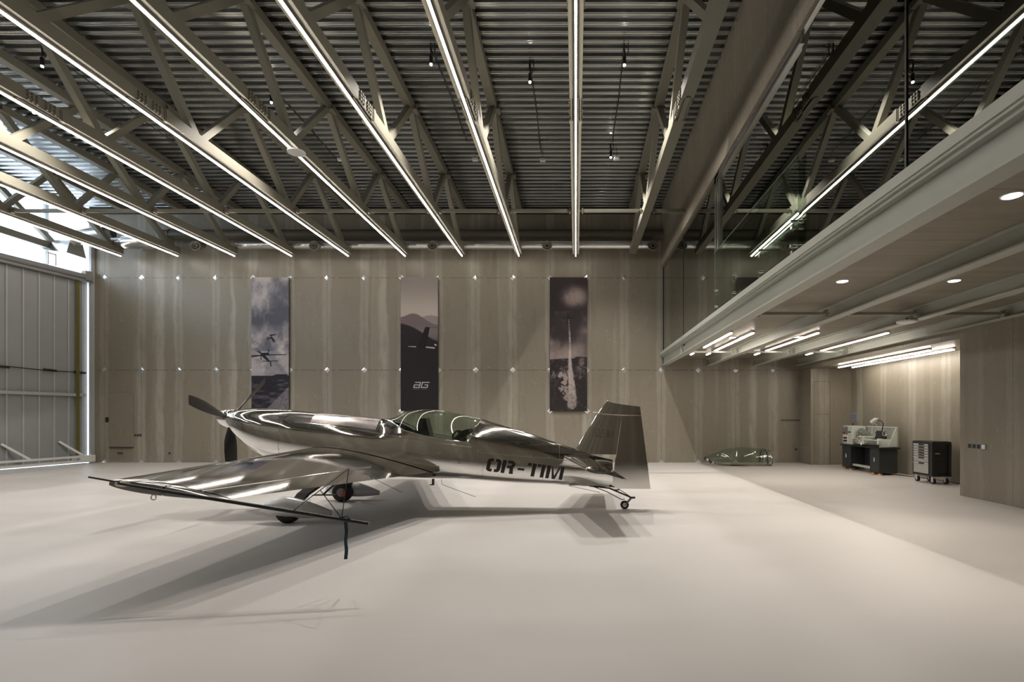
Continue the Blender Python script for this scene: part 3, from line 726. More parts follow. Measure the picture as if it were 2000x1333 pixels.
MB().cyl((0,.80,.80),(-.05,.74,.72),.012,8).build('lever', mWhite, car); MB().sphere((-.0,.82,.83),.02,.02,.02,10,8).build('lever_knob', mRed, car)
m = MB()
for z in (.85,.80,.765): m.cyl((.03,.0,z),(.03,1.30,z),.012,8)
m.build('feed_rod', mSteelB, t, smooth=True)
m = MB().box(.02,.14,.06,.14,.70,.92).build('rod_bracket', mWhite, t, bevel=.005)
MB().box(0,.02,.05,.16,.70,.76).build('stop_box', mBlack, t)
m = MB(); m.box(.13,.29,.16,.42,.905,.98); m.prism([(.15,.98),(.27,.98),(.25,1.12),(.17,1.12)],'y',.20,.42); ts = m.build('tailstock', mLatheD, t, bevel=.008)
MB().cyl((.21,.42,1.05),(.21,.50,1.05),.028,12).cyl((.21,.20,1.05),(.21,.12,1.05),.02,12).build('quill', mSteelB, ts, smooth=True)
f = MB(); f.torus((.21,.12,1.05),.062,.011,'y'); f.bar((.15,.12,1.05),(.27,.12,1.05),.014,.014); f.bar((.21,.12,.99),(.21,.12,1.11),.014,.014); f.build('handwheel', mSteelB, ts, smooth=True)
# splash guard
m = MB(); m.box(LX-.01, LX+.01, -.02, 1.30, .72, 1.22); m.prism([(.20,.72),(LX,.72),(LX,1.22),(LX-.03,1.22)],'y',-.02,0); m.build('splash_guard', mLathe, t)
m = MB(); m.box(LX-.05, LX+.01, -.03, 1.30, 1.20, 1.22); m.build('guard_rim', mWhite, t)
l = MB().tube([(.34,.46,.90),(.34,.46,1.10),(.34,.42,1.22),(.32,.36,1.30),(.28,.40,1.38),(.25,.50,1.40)], .014, 10).build('lamp_arm', mBlack, t, smooth=True)
MB().tube([(.25,.50,1.42),(.23,.56,1.40),(.20,.66,1.33)], [.03,.055,.06], 16).build('lamp_head', mLathe, l, smooth=True)
MB().tube([(.36,.95,1.0),(.36,.95,1.22),(.34,.85,1.30),(.33,.70,1.28),(.33,.60,1.15),(.33,.58,.98)], .006, 6).build('coolant_pipe', mWhite, t, smooth=True)
sc_ = MB().cyl((.22,1.36,1.22),(.22,1.36,1.36),.014,8).bar((.22,1.36,1.35),(.16,1.45,1.38),.03,.03).build('display_arm', mGrey, t)
MB().box(.10,.14,1.22,1.55,1.38,1.58).build('display', mGrey, t, bevel=.006); MB().box(.092,.10,1.24,1.53,1.40,1.56).build('display_screen', mScreen, t)
MB().tube([(.30,.9,.01),(.2,.55,.012),(.35,.2,.01),(.6,-.3,.01),(.75,-.9,.01),(.78,-1.7,.01)], .01, 6).build('power_cable', mBlack, t)

# ------------------------------------------------------------------ tool cart
t = thing('tool_cart', 'dark tool trolley on castors with seven grey drawers beside the right pier', 'tool trolley', (7.80, 11.20, 0))
CX, CY = .42, .66
m = MB(); m.box(.0,CX,0,CY,.165,.20); m.box(0,CX,0,CY,.88,.93)
m.box(0,.05,0,.10,.2,.88); m.box(0,.05,CY-.05,CY,.2,.88); m.box(.02,CX,.04,CY,.2,.88); m.box(CX-.05,CX,0,.05,.2,.88); m.box(.05,.06,.0,.05,.2,.88)
m.build('body', mCartD, t, bevel=.006)
m = MB()
for row in (.34,.37,.47,.50,.58,.60):
    for i in range(9): m.box(.08+i*.032,.088+i*.032,.033,.041,row,row+.008)
m.build('peg_hole', mDark, t)
m = MB(); m.box(.06,CX-.06,.0,.04,.70,.73); m.build('side_tray', mBlack, t)
MB().box(.07,.16,-.004,.012,.66,.685).build('tag_plate', mYellow, t)
zs = [.875,.815,.755,.695,.64,.58,.46,.305-.095]
for i in range(7):
    z1 = zs[i]; z0 = zs[i+1]+.006
    dr = MB().box(-.012,.0,.11,CY-.055,z0,z1-.012).build('drawer', mDrawer, t, bevel=.003)
    MB().box(-.022,-.010,.11,CY-.055,z1-.018,z1-.006).build('drawer_lip', mWhite, dr)
    MB().box(-.026,-.011,.24,.42,z1-.035,z1-.008).build('drawer_pull', mBlack, dr, bevel=.003)
MB().box(.03,CX-.03,.03,CY-.03,.93,.94).build('top_mat', mBlack, t)
MB().tube([(.06,CY,.86),(.06,CY+.08,.87),(CX-.06,CY+.08,.87),(CX-.06,CY,.86)], .014, 8).build('push_handle', mBlack, t)
for x in (.07, CX-.07):
    for y in (.07, CY-.07):
        cs = MB().box(x-.03,x+.03,y-.035,y+.035,.150,.166).box(x-.032,x-.024,y-.03,y+.03,.06,.155).box(x+.024,x+.032,y-.03,y+.03,.06,.155).build('castor', mSilver, t)
        MB().cyl((x-.022,y,.062),(x+.022,y,.062),.062,20).build('castor_wheel', mRubber, cs, smooth=True)
        MB().cyl((x-.028,y,.062),(x+.028,y,.062),.028,14).build('castor_hub', mSilver, cs, smooth=True)

# ------------------------------------------------------------------ spare canopy lying by the wall
t = thing('spare_canopy', 'spare tinted cockpit canopy with chrome frame lying on the floor by the far wall', 'canopy', (3.95, 15.62, 0))
def cansec(u, k):      # u 0..1 along, k -1..1 across
    topz = .55-.31*(1-u/.58)**2 if u < .58 else .55-.08*((u-.58)/.42)**2
    base = .04+.18*(1-u/.35)**2 if u < .35 else .04; w = .36-.30*(1-u/.55)**2 if u < .55 else .36-.03*((u-.55)/.45)**2
    a = k*PI/2; return (u*1.92+(.10*(topz-base)*0), w*math.sin(a), base+(topz-base)*max(0,math.cos(a))**.8)
m = MB(); m.grid([[cansec(i/24, j/12) for j in range(-12,13)] for i in range(25)]); m.build('canopy_glass', mCanopy, t, smooth=True, fix=False)
for s in (-1,1):
    rows = []
    for i in range(25):
        u = i/24; x, y, z = cansec(u, s); rows.append([(x, y-s*.02, z+.015), (x, y+s*.012, z+.012), (x, y+s*.02, max(.004, z-.06)), (x, y-s*.015, max(.0, z-.065))])
    m = MB(); m.grid(rows, close=True); m.build('side_frame', mChrome, t, smooth=True)
m = MB(); m.tube([cansec(1.0, j/12) for j in range(-12,13)], .022, 8); m.build('rear_frame', mChrome, t, smooth=True)
m = MB(); m.tube([cansec(.93, j/12) for j in range(-12,13)], .016, 8); m.build('rear_hoop', mBlack, t, smooth=True)
m = MB(); m.tube([cansec(0, j/6) for j in range(-6,7)], .025, 8); m.bar((-.02,0,.22),(.16,-.16,.10),.05,.08); m.build('front_frame', mBlack, t, smooth=True)
m = MB(); m.bar((1.80,-.33,.42),(1.98,-.33,.40),.02,.03); m.build('latch', mSteelB, t)
# ================================================================== the aeroplane
P = thing('aerobatic_airplane', 'polished chrome single-seat aerobatic aeroplane with black registration letters standing on the pale floor', 'airplane', (-4.06, 8.11, 0), R(1.7))
def table(pts, sig=.06):
    us = np.arange(-1.9, 5.4, .01); f = np.interp(us, [p[0] for p in pts], [p[1] for p in pts])
    if sig:
        k = np.exp(-.5*(np.arange(-40,41)*.01/sig)**2); k /= k.sum(); f = np.convolve(np.pad(f, 40, 'edge'), k, 'valid')
    return lambda u: float(np.interp(u, us, f))
ztop = table([(-1.30,1.575),(-1.16,1.612),(-.91,1.628),(-.46,1.605),(-.09,1.562),(.5,1.516),(1.0,1.452),(1.10,1.454),(1.22,1.498),(1.38,1.572),(1.62,1.607),(1.82,1.602),(2.04,1.573),(2.26,1.530),(2.54,1.459),(2.83,1.369),(3.37,1.204),(3.87,1.031),(4.09,.965),(4.4,.885),(4.65,.80),(5,.7)], .05)
zbot = table([(-1.30,1.33),(-1.24,1.27),(-1.16,1.17),(-.97,.985),(-.74,.845),(-.46,.755),(-.09,.68),(.5,.60),(1.16,.545),(2.25,.49),(3.11,.425),(4.09,.378),(4.65,.355)], .03)
wid = table([(-1.30,.22),(-1.24,.29),(-1.16,.345),(-.97,.40),(-.74,.43),(-.3,.445),(.5,.43),(1.5,.41),(2.4,.36),(3.1,.275),(3.9,.175),(4.3,.115),(4.65,.05),(5,.03)], .04)
zmid = table([(-1.30,1.46),(-.97,1.36),(-.74,1.28),(0,1.13),(1,.98),(2,.85),(3,.72),(4.65,.58)], .15)
def hw(u, z):
    zt, zb, zc, w = ztop(u), zbot(u), zmid(u), wid(u)
    if z >= zc: q = min(1, (z-zc)/(zt-zc)); return w*max(0, 1-q**2.3)**.55
    q = min(1, (zc-z)/(zc-zb)); return w*max(0, 1-q**3.2)**.45
def zsill(u):
    return float(np.interp(u, [-1.3,0,1.0,1.06,1.2,1.31,1.43,1.73,2.0,2.39,2.9,3.9,4.65], [1.50,1.46,1.449,1.452,1.418,1.360,1.285,1.197,1.149,1.094,1.0,.84,.70]))
U1, U2 = 1.06, 2.39
def zat(u, r, part):
    zb, zt, zc = zbot(u), ztop(u), zmid(u); zs = min(zsill(u), zt-.0005) if not (U1+.001 < u) else zsill(u)
    if part == 'lo':     # r 0..1 keel to sill, dense near the keel
        q = 1-(1-math.sin(r*PI/2)) if False else r
        return zb+(zs-zb)*(1-math.cos(q*PI))/2*1.0 if False else zb+(zs-zb)*(q**1.8 if q < .999 else 1)
    return zs+(zt-zs)*math.sin(r*PI/2)
NLO, NUP = 26, 16
def col_lo(u): return [(u, hw(u, z), z) for z in (zat(u, j/NLO, 'lo') for j in range(NLO+1))]
def col_up(u, sh=0):
    out = []
    zs = zsill(u) if u > U1 else min(zsill(u), ztop(u)-.0005)
    for j in range(NUP+1):
        r = j/NUP; uu = u; 
        for _ in range(4):
            zt = ztop(uu); z = zs+(zt-zs)*math.sin(r*PI/2); uu = u+sh*(z-zs)*.47
        out.append((uu, hw(uu, z) if j < NUP else 0.0, z))
    return out
def side(colf, us, mb, skip=None):
    for s in (-1, 1):
        rows = [[(a, s*b, c) for a, b, c in colf(*u) ] for u in us]
        mb.grid(rows, flip=(s > 0))
ua = list(np.linspace(-1.30,-.9,14))+list(np.linspace(-.88, U1, 44)); ub = list(np.linspace(U1, U2, 34)); uc = list(np.linspace(U2, 4.655, 56))
m = MB()
side(col_lo, [(u,) for u in ua]+[(u,) for u in ub[1:]]+[(u,) for u in uc[1:]], m)
side(col_up, [(u, 0) for u in ua], m)
side(col_up, [(u, max(0, 1-(u-U2)/1.1)) for u in uc], m)
# nose ring
zc = 1.452
m2 = []
for s in (1,):
    c = col_lo(-1.30)+col_up(-1.30)[1:]; ring = [(a, -b, z) for a, b, z in c]+[(a, b, z) for a, b, z in c[::-1]]
    m.grid([ring, [(-1.29, y*.62, zc+(z-zc)*.66) for a, y, z in ring], [(-1.22, y*.6, zc+(z-zc)*.64) for a, y, z in ring]])
fus = m.build('fuselage', mChrome, P, smooth=True, angle=55)
# satin anti-glare cowl panel on top
def patch(us, th0, th1, off, n=10, both=True):
    """strip over the top of the skin between two fractions of the upper half"""
    rows = []
    for u in us:
        row = []
        for j in range(-n, n+1):
            f = j/n; zt = ztop(u); zs = zt-(zt-zmid(u))*th1; z = zs+(zt-zs)*math.cos(f*PI/2); y = math.copysign(hw(u, z), f) if abs(f) > 1e-6 else 0
            l = math.hypot(y, z-zmid(u)); row.append((u, y*(1+off/max(.1,l)), z+off))
        rows.append(row)
    return rows
MB().grid(patch(np.linspace(.02,1.0,24), 0, .36, .003)).build('top_cowl_panel', mCowl, P, smooth=True, fix=False)
# cockpit
m = MB()
for s in (-1, 1):
    m.grid([[(u, s*(hw(u, zsill(u))-.004), zsill(u)-.002), (u, s*(hw(u, zsill(u))-.05), zsill(u)-.03), (u, s*.22, zsill(u)-.28), (u, 0, zsill(u)-.34)] for u in np.linspace(U1+.08, U2, 20)])
m.build('cockpit_tub', mDark, P, smooth=True)
MB().prism([(1.50,1.15),(1.60,1.47),(1.70,1.47),(1.78,1.12)], 'y', -.13, .13).build('instrument_pod', mDark, P, bevel=.01)
m = MB(); m.prism([(1.95,1.0),(2.05,1.0),(2.40,1.23),(2.38,1.30),(2.30,1.28)], 'y', -.2, .2); m.box(2.20,2.30,-.12,.12,1.1,1.26); m.torus((2.22,-.10,1.17),.10,.016,'y'); m.build('seat', mBlack, P, bevel=.01)
# canopy
m = MB(); side(col_up, [(u, max(0, (u-2.0)/(U2-2.0))) for u in ub[1:]], m)
can = m.build('canopy', mCanopy, P, smooth=True, fix=False)
e = MB()
for s in (-1, 1):
    e.tube([(u, s*(hw(u, zsill(u))+.003), zsill(u)) for u in ub], .009, 8)
    e.tube([(a, s*(b+.003), c+.002) for a, b, c in col_up(U2, 1)], .011, 8)
e.build('canopy_rim', mChrome, can, smooth=True)
e = MB()
for s in (-1, 1):
    c1 = col_up(U2+.02, .95); c2 = col_up(U2+.10, .95)
    e.grid([[(a, s*(b+.007), z+.006) for a, b, z in c] for c in (c1, c2)], flip=s > 0)
e.build('canopy_hoop', mChrome, can, smooth=True, fix=False)
# belt line rail and panel joints
def line3(pts, rad, name, mat, off=.001, par=None):
    e = MB()
    for s in (-1, 1): e.tube([(u, s*(hw(u, z)+off), z) for u, z in pts], rad, 6)
    return e.build(name, mat, par or P, smooth=True)
rail = [(-.21,1.415),(.2,1.365),(.62,1.307),(1.0,1.245),(1.4,1.18),(1.9,1.10),(2.45,1.02)]
rl = table(rail, .1)
line3([(u, rl(u)) for u in np.linspace(-.2,2.45,50)], .006, 'belt_rail', mChrome)
jn = MB()
for s in (-1, 1):
    for uu, a, b in ((-.42,.80,1.58),(.02,1.33,1.55),(2.62,.56,.95)):
        jn.tube([(uu+(z-a)*.05, s*(hw(uu+(z-a)*.05, z)+.0005), z) for z in np.linspace(a, b, 20)], .0022, 5)
    jn.tube([(u, s*(hw(u, z)+.0005), z) for u, z in zip(np.linspace(-1.24,-.42,20), np.linspace(1.38,1.225,20))], .0022, 5)
    jn.tube([(u, s*(hw(u, z)+.0005), z) for u, z in zip(np.linspace(2.5,3.95,30), np.linspace(.945,.80,30))], .0022, 5)
    jn.tube([(u, s*(hw(u, z)+.0005), z) for u, z in zip(np.linspace(1.95,2.62,20), np.linspace(.60,.56,20))], .0022, 5)
    jn.tube([(3.80+.0*z, s*(hw(3.80, z)+.0005), z) for z in np.linspace(.80,1.03,14)], .0022, 5)
jn.build('panel_joint', mGrey, P)
rv = MB()
for s in (-1, 1):
    for u, z in [(-1.2+i*.11, 1.40-i*.0205) for i in range(8)]+[(2.55+i*.27, .965-i*.028) for i in range(6)]+[(2.0+i*.09,.62-i*.006) for i in range(7)]+[(-.40,.86),(-.40,1.0),(2.60,.66),(2.60,.8)]:
        rv.sphere((u, s*(hw(u, z)+.001), z), .007, .004, .007, 8, 6)
rv.build('fastener', mSteelB, P, smooth=True)
m = MB()
for s in (-1,): m.box(1.93,2.00,s*hw(1.96,.93)-.006,s*hw(1.96,.93)+.002,.925,.955); 
m.build('flush_latch', mSteelB, P)
MB().box(2.27,2.42,-hw(2.3,.56)-.012,-hw(2.3,.56)+.02,.553,.578).build('static_port', mSteelB, P)
# ---- lettering mapped onto the skin
def decal(strokes, org, xdir, ydir, name, mat, off=.003, nseg=6):
    """strokes: quads in letter units (metres); org (u,z) plus axes in the side plane"""
    e = MB()
    for q in strokes:
        rows = []
        for i in range(nseg+1):
            row = []
            for j in range(nseg+1):
                a, b = i/nseg, j/nseg
                x = (q[0][0]*(1-a)+q[1][0]*a)*(1-b)+(q[3][0]*(1-a)+q[2][0]*a)*b
                y = (q[0][1]*(1-a)+q[1][1]*a)*(1-b)+(q[3][1]*(1-a)+q[2][1]*a)*b
                u = org[0]+xdir[0]*x+ydir[0]*y; z = org[1]+xdir[1]*x+ydir[1]*y
                row.append((u, -(hw(u, z)+off), z))
            rows.append(row)
        e.grid(rows)
    return e.build(name, mat, fus, smooth=True, fix=False)
def arc(cx, cy, rx, ry, w, a0, a1, n=6):
    out = []
    for i in range(n):
        p = [(a0+(a1-a0)*k/n) for k in (i, i+1)]
        f = lambda t, d: (cx+(rx+d)*math.cos(R(t)), cy+(ry+d)*math.sin(R(t)))
        out.append([f(p[0],0), f(p[1],0), f(p[1],-w), f(p[0],-w)])
    return out
H = .205; st = .054
def rect(x0,x1,y0,y1): return [(x0,y0),(x1,y0),(x1,y1),(x0,y1)]
letters = {}
O = [rect(0,st,.05,H-.05), rect(.145,.145+st,.05,H-.05)]+arc(.05,.05,.05,.05,st*.9,180,270)+arc(.149,.05,.05,.05,st*.9,270,360)+arc(.05,H-.05,.05,.05,st*.9,180,90)+arc(.149,H-.05,.05,.05,st*.9,90,0)
O = O+[rect(.05,.085,0,.045), rect(.115,.149,0,.045), rect(.05,.085,H-.045,H), rect(.115,.149,H-.045,H)]
letters['O'] = [O, .199]
Rr = [rect(0,st,0,H), rect(.075,.125,H-.045,H), rect(.075,.125,.085,.125)]+arc(.125,H-.06,.06,.06,.046,-90,90,8)+[rect(.139,.185,H-.075,H-.045), [(.12,0),(.178,0),(.165,.10),(.115,.10)]]
letters['R'] = [Rr, .19]
letters['-'] = [[rect(0,.10,.075,.108)], .10]
letters['T'] = [[rect(.07,.07+st,0,H), rect(0,.05,H-.042,H), rect(.143,.193,H-.042,H)], .193]
letters['I'] = [[rect(0,st,0,H)], st]
letters['M'] = [[rect(0,st*.95,0,H), rect(.20,.20+st*.95,0,H), [(.095,0),(.135,0),(.085,H*.93),(.066,H*.93)], [(.105,0),(.142,0),(.192,H*.93),(.172,H*.93)]], .255]
x = 0; allq = []
for ch, gap in (('O',.015),('R',.04),('-',.035),('T',.012),('I',.028),('M',0)):
    qs, w = letters[ch]; allq += [[(a+x, b) for a, b in q] for q in qs]; x += w+gap
sx = 1.06
decal([[(a*sx, b) for a, b in q] for q in allq], (2.665,.655), (.991,-.138), (.22,.975), 'registration_letters', mBlack)
# small maker lettering on the top cowl
tq = []; xx = 0
for ch in 'KERZEMA':
    if ch == 'E': tq += [rect(xx,xx+.006,0,.03), rect(xx,xx+.022,0,.005), rect(xx,xx+.022,.0125,.0175), rect(xx,xx+.022,.025,.03)]
    elif ch == 'Z': tq += [rect(xx,xx+.022,0,.005), rect(xx,xx+.022,.025,.03), [(xx,.004),(xx+.006,.004),(xx+.022,.026),(xx+.016,.026)]]
    elif ch == 'M': tq += [rect(xx,xx+.005,0,.03), rect(xx+.02,xx+.025,0,.03), [(xx+.005,.03),(xx+.010,.012),(xx+.014,.012),(xx+.009,.03)], [(xx+.011,.012),(xx+.015,.012),(xx+.02,.03),(xx+.016,.03)]]
    elif ch == 'A': tq += [[(xx,0),(xx+.005,0),(xx+.014,.03),(xx+.010,.03)], [(xx+.019,0),(xx+.024,0),(xx+.014,.03),(xx+.010,.03)], rect(xx+.005,xx+.019,.008,.012)]
    else: tq += [rect(xx,xx+.006,0,.03), [(xx+.006,.013),(xx+.010,.013),(xx+.022,.03),(xx+.017,.03)], [(xx+.006,.015),(xx+.011,.015),(xx+.023,0),(xx+.018,0)]]
    xx += .031
decal([[(a*1.05, b*1.2) for a, b in q] for q in tq], (.70,1.405), (.99,-.13), (0,1), 'cowl_lettering', mSteelB, .006, 2)

# ---- spinner and propeller
ax = Vector((math.cos(R(8)), 0, -math.sin(R(8))))
tip = Vector((-1.585, 0, 1.490))
rows = []
for i in range(15):
    t = i/14; c = tip+ax*(.27*t); r = .152*math.sin(math.acos(max(-1, 1-t)))**.95 if t > 0 else .0005
    e1 = Vector((0,1,0)); e2 = ax.cross(e1); rows.append([c+(e1*math.cos(a)+e2*math.sin(a))*r for a in [2*PI*j/28 for j in range(28)]])
m = MB(); m.grid(rows, close=True); m.add(rows[-1], [tuple(range(28))]); m.build('spinner', mChrome, P, smooth=True)
hub = tip+ax*.205
e1 = Vector((0,1,0)); e2 = e1.cross(ax).normalized()      # e2 up
if e2.z < 0: e2 = -e2
for ang, RB in ((-75,.99), (49,1.04), (164,.99)):
    d = e1*math.sin(R(ang))+e2*math.cos(R(ang)); tt = d.cross(ax).normalized(); rows = []
    for i in range(17):
        r = .10+.89*i/16
        c = np.interp(r, [.1,.18,.35,.55,.75,.92,.99], [.06,.085,.17,.195,.19,.165,.14]); th = R(np.interp(r, [.1,.3,.6,1], [48,40,27,18])); tk = np.interp(r, [.1,.2,.5,1], [.055,.040,.018,.006])
        cd = (tt*math.cos(th)-ax*math.sin(th)); nn = cd.cross(d).normalized(); o = hub+d*r*RB/.99
        row = []
        for j in range(16):
            a = 2*PI*j/16; x = math.cos(a)*.5*c; yv = math.sin(a)*.5*tk*(1 if abs(math.cos(a)) < .9 else .6); row.append(o+cd*(x+c*.08)+nn*yv)
        rows.append(row)
    m = MB(); m.grid(rows, close=True); m.add(rows[-1], [tuple(range(16))]); m.add(rows[0], [tuple(range(16))]); m.build('propeller_blade', mCarbon, P, smooth=True, angle=60)

# ---- wings
def naca(x, t): return 5*t*(.2969*math.sqrt(max(x,0))-.1260*x-.3516*x*x+.2843*x**3-.1036*x**4)
def wsec(v):     # v>=0 distance from the centre line: leading edge u,z ; chord ; thickness
    k = (v-.38)/(3.72-.38)
    le = (.06-.09*k, .985-.05*k+.0); ch = 1.93+(.945-1.93)*k; return le, ch, .125-.012*k, R(9.8-.2*k)
def wpt(v, s, x, up, thk=1.0, defl=0):
    le, ch, t, p = wsec(v); y = naca(x, t)*ch*thk*(1 if up else -1); X = x*ch
    if defl and x > .74: pass
    return (le[0]+X*math.cos(p)+y*math.sin(p), s*v, le[1]-X*math.sin(p)+y*math.cos(p))
def wloop(v, s, x0, x1, n, thk=1.0):
    xs = [x0+(x1-x0)*(.5-.5*math.cos(PI*i/n)) for i in range(n+1)]
    return [wpt(v, s, x, True, thk) for x in xs]+[wpt(v, s, x, False, thk) for x in xs[::-1]]
def solid(m, loops):
    m.grid(loops, close=True); m.add(loops[0], [tuple(range(len(loops[0])))]); m.add(loops[-1], [tuple(range(len(loops[-1])))])
HXW = .745
for s in (-1, 1):
    m = MB()
    solid(m, [wloop(v, s, 0, 1, 22) for v in np.linspace(.30, 1.27, 8)])
    solid(m, [wloop(v, s, 0, HXW, 22) for v in np.linspace(1.27, 3.66, 14)])
    solid(m, [wloop(v, s, 0.02*((v-3.66)/.10), .50, 18, th) for v, th in ((3.66,1),(3.72,.98),(3.75,.92),(3.765,.80))])
    wing = m.build('wing', mChromeW, P, smooth=True, angle=50)
    m = MB(); solid(m, [wloop(v, s, HXW+.006, 1, 10, .98) for v in np.linspace(1.285, 3.64, 10)])
    solid(m, [wloop(v, s, .515, 1, 12, th) for v, th in ((3.672,.98),(3.72,.96),(3.75,.90),(3.765,.78))])
    m.build('aileron', mChromeW, wing, smooth=True, angle=50)
    # hinge gap fairing strip
    m = MB(); m.tube([wpt(v, s, HXW, True, 1.0) for v in np.linspace(1.27,3.66,12)], .007, 6); m.build('hinge_strip', mChrome, wing, smooth=True)
    # root fairing with rolled edge
    def rloop(v, k):
        pts = wloop(.42, s, 0, 1, 20); c = Vector(wpt(.42, s, .45, True, 0)); out = []
        for p in pts: q = Vector(p); out.append((c.x+(q.x-c.x)*(1+.02*k), s*v, c.z+(q.z-c.z)*(1+.10*k)))
        return out
    m = MB(); m.grid([rloop(.56,.02), rloop(.50,.12), rloop(.46,.30), rloop(.43,.62), rloop(.40,1.1), rloop(.30,1.35)], close=True); m.build('wing_root_fairing', mChrome, wing, smooth=True, angle=180)
    # tip light
    a = Vector(wpt(3.70, s, .06, True, 0)); m = MB(); m.sphere((a.x+.07, a.y+s*.058, a.z-.005), .075, .025, .026, 16, 10); m.build('wingtip_light', mAmber, wing, smooth=True)
    b = Vector(wpt(3.70, s, .42, False, 1)); m = MB(); m.torus((b.x-.05, b.y, b.z-.022), .022, .005, 'y', 16, 6); m.cyl((b.x-.05,b.y,b.z),(b.x-.05,b.y,b.z+.05),.008,8); m.build('tie_down_ring', mSteelB, wing, smooth=True)
# sight frame on the near wing tip
def W2(px, py, v):
    """(u, z) from measured directions: fixed numbers below"""
    return None
sf = MB(); sf.tube([(-.15,-3.80,.985),(.10,-3.80,.94)], .008, 8); sf.tube([(.10,-3.80,.93),(.45,-3.80,.868),(2.18,-3.80,.578)], [.012,.016,.016], 10); sg = sf.build('sight_rod', mBlack, P, smooth=True)
A_, B_, C_ = (2.01,-3.80,1.05), (1.53,-3.80,.685), (1.95,-3.80,.625); D_ = tuple((a+b)/2 for a, b in zip(A_, B_))
m = MB(); m.tube([A_,B_],.004,6); m.tube([A_,C_],.004,6); m.tube([D_,C_],.004,6); m.tube([(1.93,-3.80,.63),(1.99,-3.80,.645),(2.03,-3.80,.61)],.008,6); m.build('sight_wire', mBlack, sg)
m = MB(); m.grid([[(1.985+.003*math.sin(z*40)-.012, -3.80, z), (1.985+.02+.003*math.sin(z*40)-.006, -3.795+.004*math.sin(z*25), z)] for z in np.linspace(.605,.275,14)]); rb = m.build('ribbon', mNavy, sg); so = rb.modifiers.new('s','SOLIDIFY'); so.thickness = .003

# ---- tail surfaces
def ledge(z): return float(np.interp(z, [.30,.93,1.553,1.756,1.8], [3.90,4.03,4.42,4.575,4.60]))
def tedge(z): return float(np.interp(z, [.318,1.649,1.8], [5.27,5.10,5.085]))
def hinge(z): return float(np.interp(z, [.30,.362,.617,1.512,1.553], [4.635,4.64,4.675,4.81,4.815]))
def fth(u, z):
    le, te = ledge(z), tedge(z); x = min(1, max(0, (u-le)/(te-le))); return naca(x, .085)*(te-le)*.9+.0015
def vsurf(fl, fr, zs_lo, zs_hi, nu, nz, sh=None):
    rows = []
    for k in range(nz+1):
        row = []
        for i in range(nu+1):
            a = i/nu; lo, hi = zs_lo(a), zs_hi(a); z = lo+(hi-lo)*k/nz; u = fl(z)+(fr(z)-fl(z))*(a if fl is hinge else (1-math.cos(a*PI/2)))
            row.append((u, z))
        rows.append(row)
    m = MB()
    for s in (-1, 1): m.grid([[(u, s*fth(u, z), z) for u, z in r] for r in rows], flip=s < 0)
    for r in (rows[0], rows[-1]): m.grid([[(u, -fth(u,z), z) for u, z in r], [(u, fth(u,z), z) for u, z in r]])
    for c in (0, -1): m.grid([[(r[c][0], -fth(*r[c]), r[c][1]) for r in rows], [(r[c][0], fth(*r[c]), r[c][1]) for r in rows]])
    return m
mFin = chrome_mat('fin skin', (.80,.79,.77), .05, 1.2, .03)
m = vsurf(ledge, lambda z: hinge(z)-.007, lambda a: .90-.42*a*0-.02*a, lambda a: 1.545-.040*a, 16, 16); fin = m.build('fin', mFin, P, smooth=True, angle=50)
m = vsurf(hinge, tedge, lambda a: .335-.015*a, lambda a: 1.505+.0*a+.0, 14, 20)
rud = m.build('rudder', mFin, P, smooth=True, angle=50)
m = vsurf(ledge, lambda z: tedge(z), lambda a: 1.550-.0435*a*.0-.035*a*.9-.010*a, lambda a: 1.758-.108*a, 20, 5); m.build('rudder_horn', mFin, rud, smooth=True, angle=50)
# thin lettering on the fin
def findecal(quads, org, xd, yd, name, par, mat):
    e = MB()
    for q in quads:
        vs = []
        for a, b in q:
            u = org[0]+xd[0]*a+yd[0]*b; z = org[1]+xd[1]*a+yd[1]*b; vs.append((u, -fth(u, z)-.0025, z))
        e.add(vs, [(0,1,2,3)])
    return e.build(name, mat, par, fix=False)
def thin(text, h, w, gap, t):
    q = []; x = 0
    def ln(x0,y0,x1,y1):
        dx, dy = (x1-x0)*w, (y1-y0)*h; l = math.hypot(dx, dy); nx, ny = -dy/l*t/2, dx/l*t/2
        a, b = (x+x0*w, y0*h), (x+x1*w, y1*h); q.append([(a[0]+nx,a[1]+ny),(b[0]+nx,b[1]+ny),(b[0]-nx,b[1]-ny),(a[0]-nx,a[1]-ny)])
    G = {'G':[(1,.8,.8,1),(.8,1,.2,1),(.2,1,0,.8),(0,.8,0,.2),(0,.2,.2,0),(.2,0,.8,0),(.8,0,1,.2),(1,.2,1,.5),(1,.5,.6,.5)],
      'O':[(.2,1,.8,1),(.8,1,1,.8),(1,.8,1,.2),(1,.2,.8,0),(.8,0,.2,0),(.2,0,0,.2),(0,.2,0,.8),(0,.8,.2,1)],
      'Z':[(0,1,1,1),(1,1,0,0),(0,0,1,0)],'E':[(0,0,0,1),(0,1,1,1),(0,.5,.85,.5),(0,0,1,0)],'M':[(0,0,.05,1),(.05,1,.5,.1),(.5,.1,.95,1),(.95,1,1,0)],
      'A':[(0,0,.5,1),(.5,1,1,0),(.2,.35,.8,.35)],'H':[(0,0,0,1),(1,0,1,1),(0,.5,1,.5)],'K':[(0,0,0,1),(0,.4,1,1),(.3,.55,1,0)],'P':[(0,0,0,1),(0,1,1,1),(1,1,1,.5),(1,.5,0,.5)],
      'U':[(0,1,0,.2),(0,.2,.5,0),(.5,0,1,.2),(1,.2,1,1)],'T':[(0,1,1,1),(.5,1,.5,0)],'R':[(0,0,0,1),(0,1,1,1),(1,1,1,.5),(1,.5,0,.5),(.4,.5,1,0)],' ':[]}
    for ch in text:
        for l in G[ch]: ln(*l)
        x += (w*1.25 if ch == 'M' else w)+gap
    return q
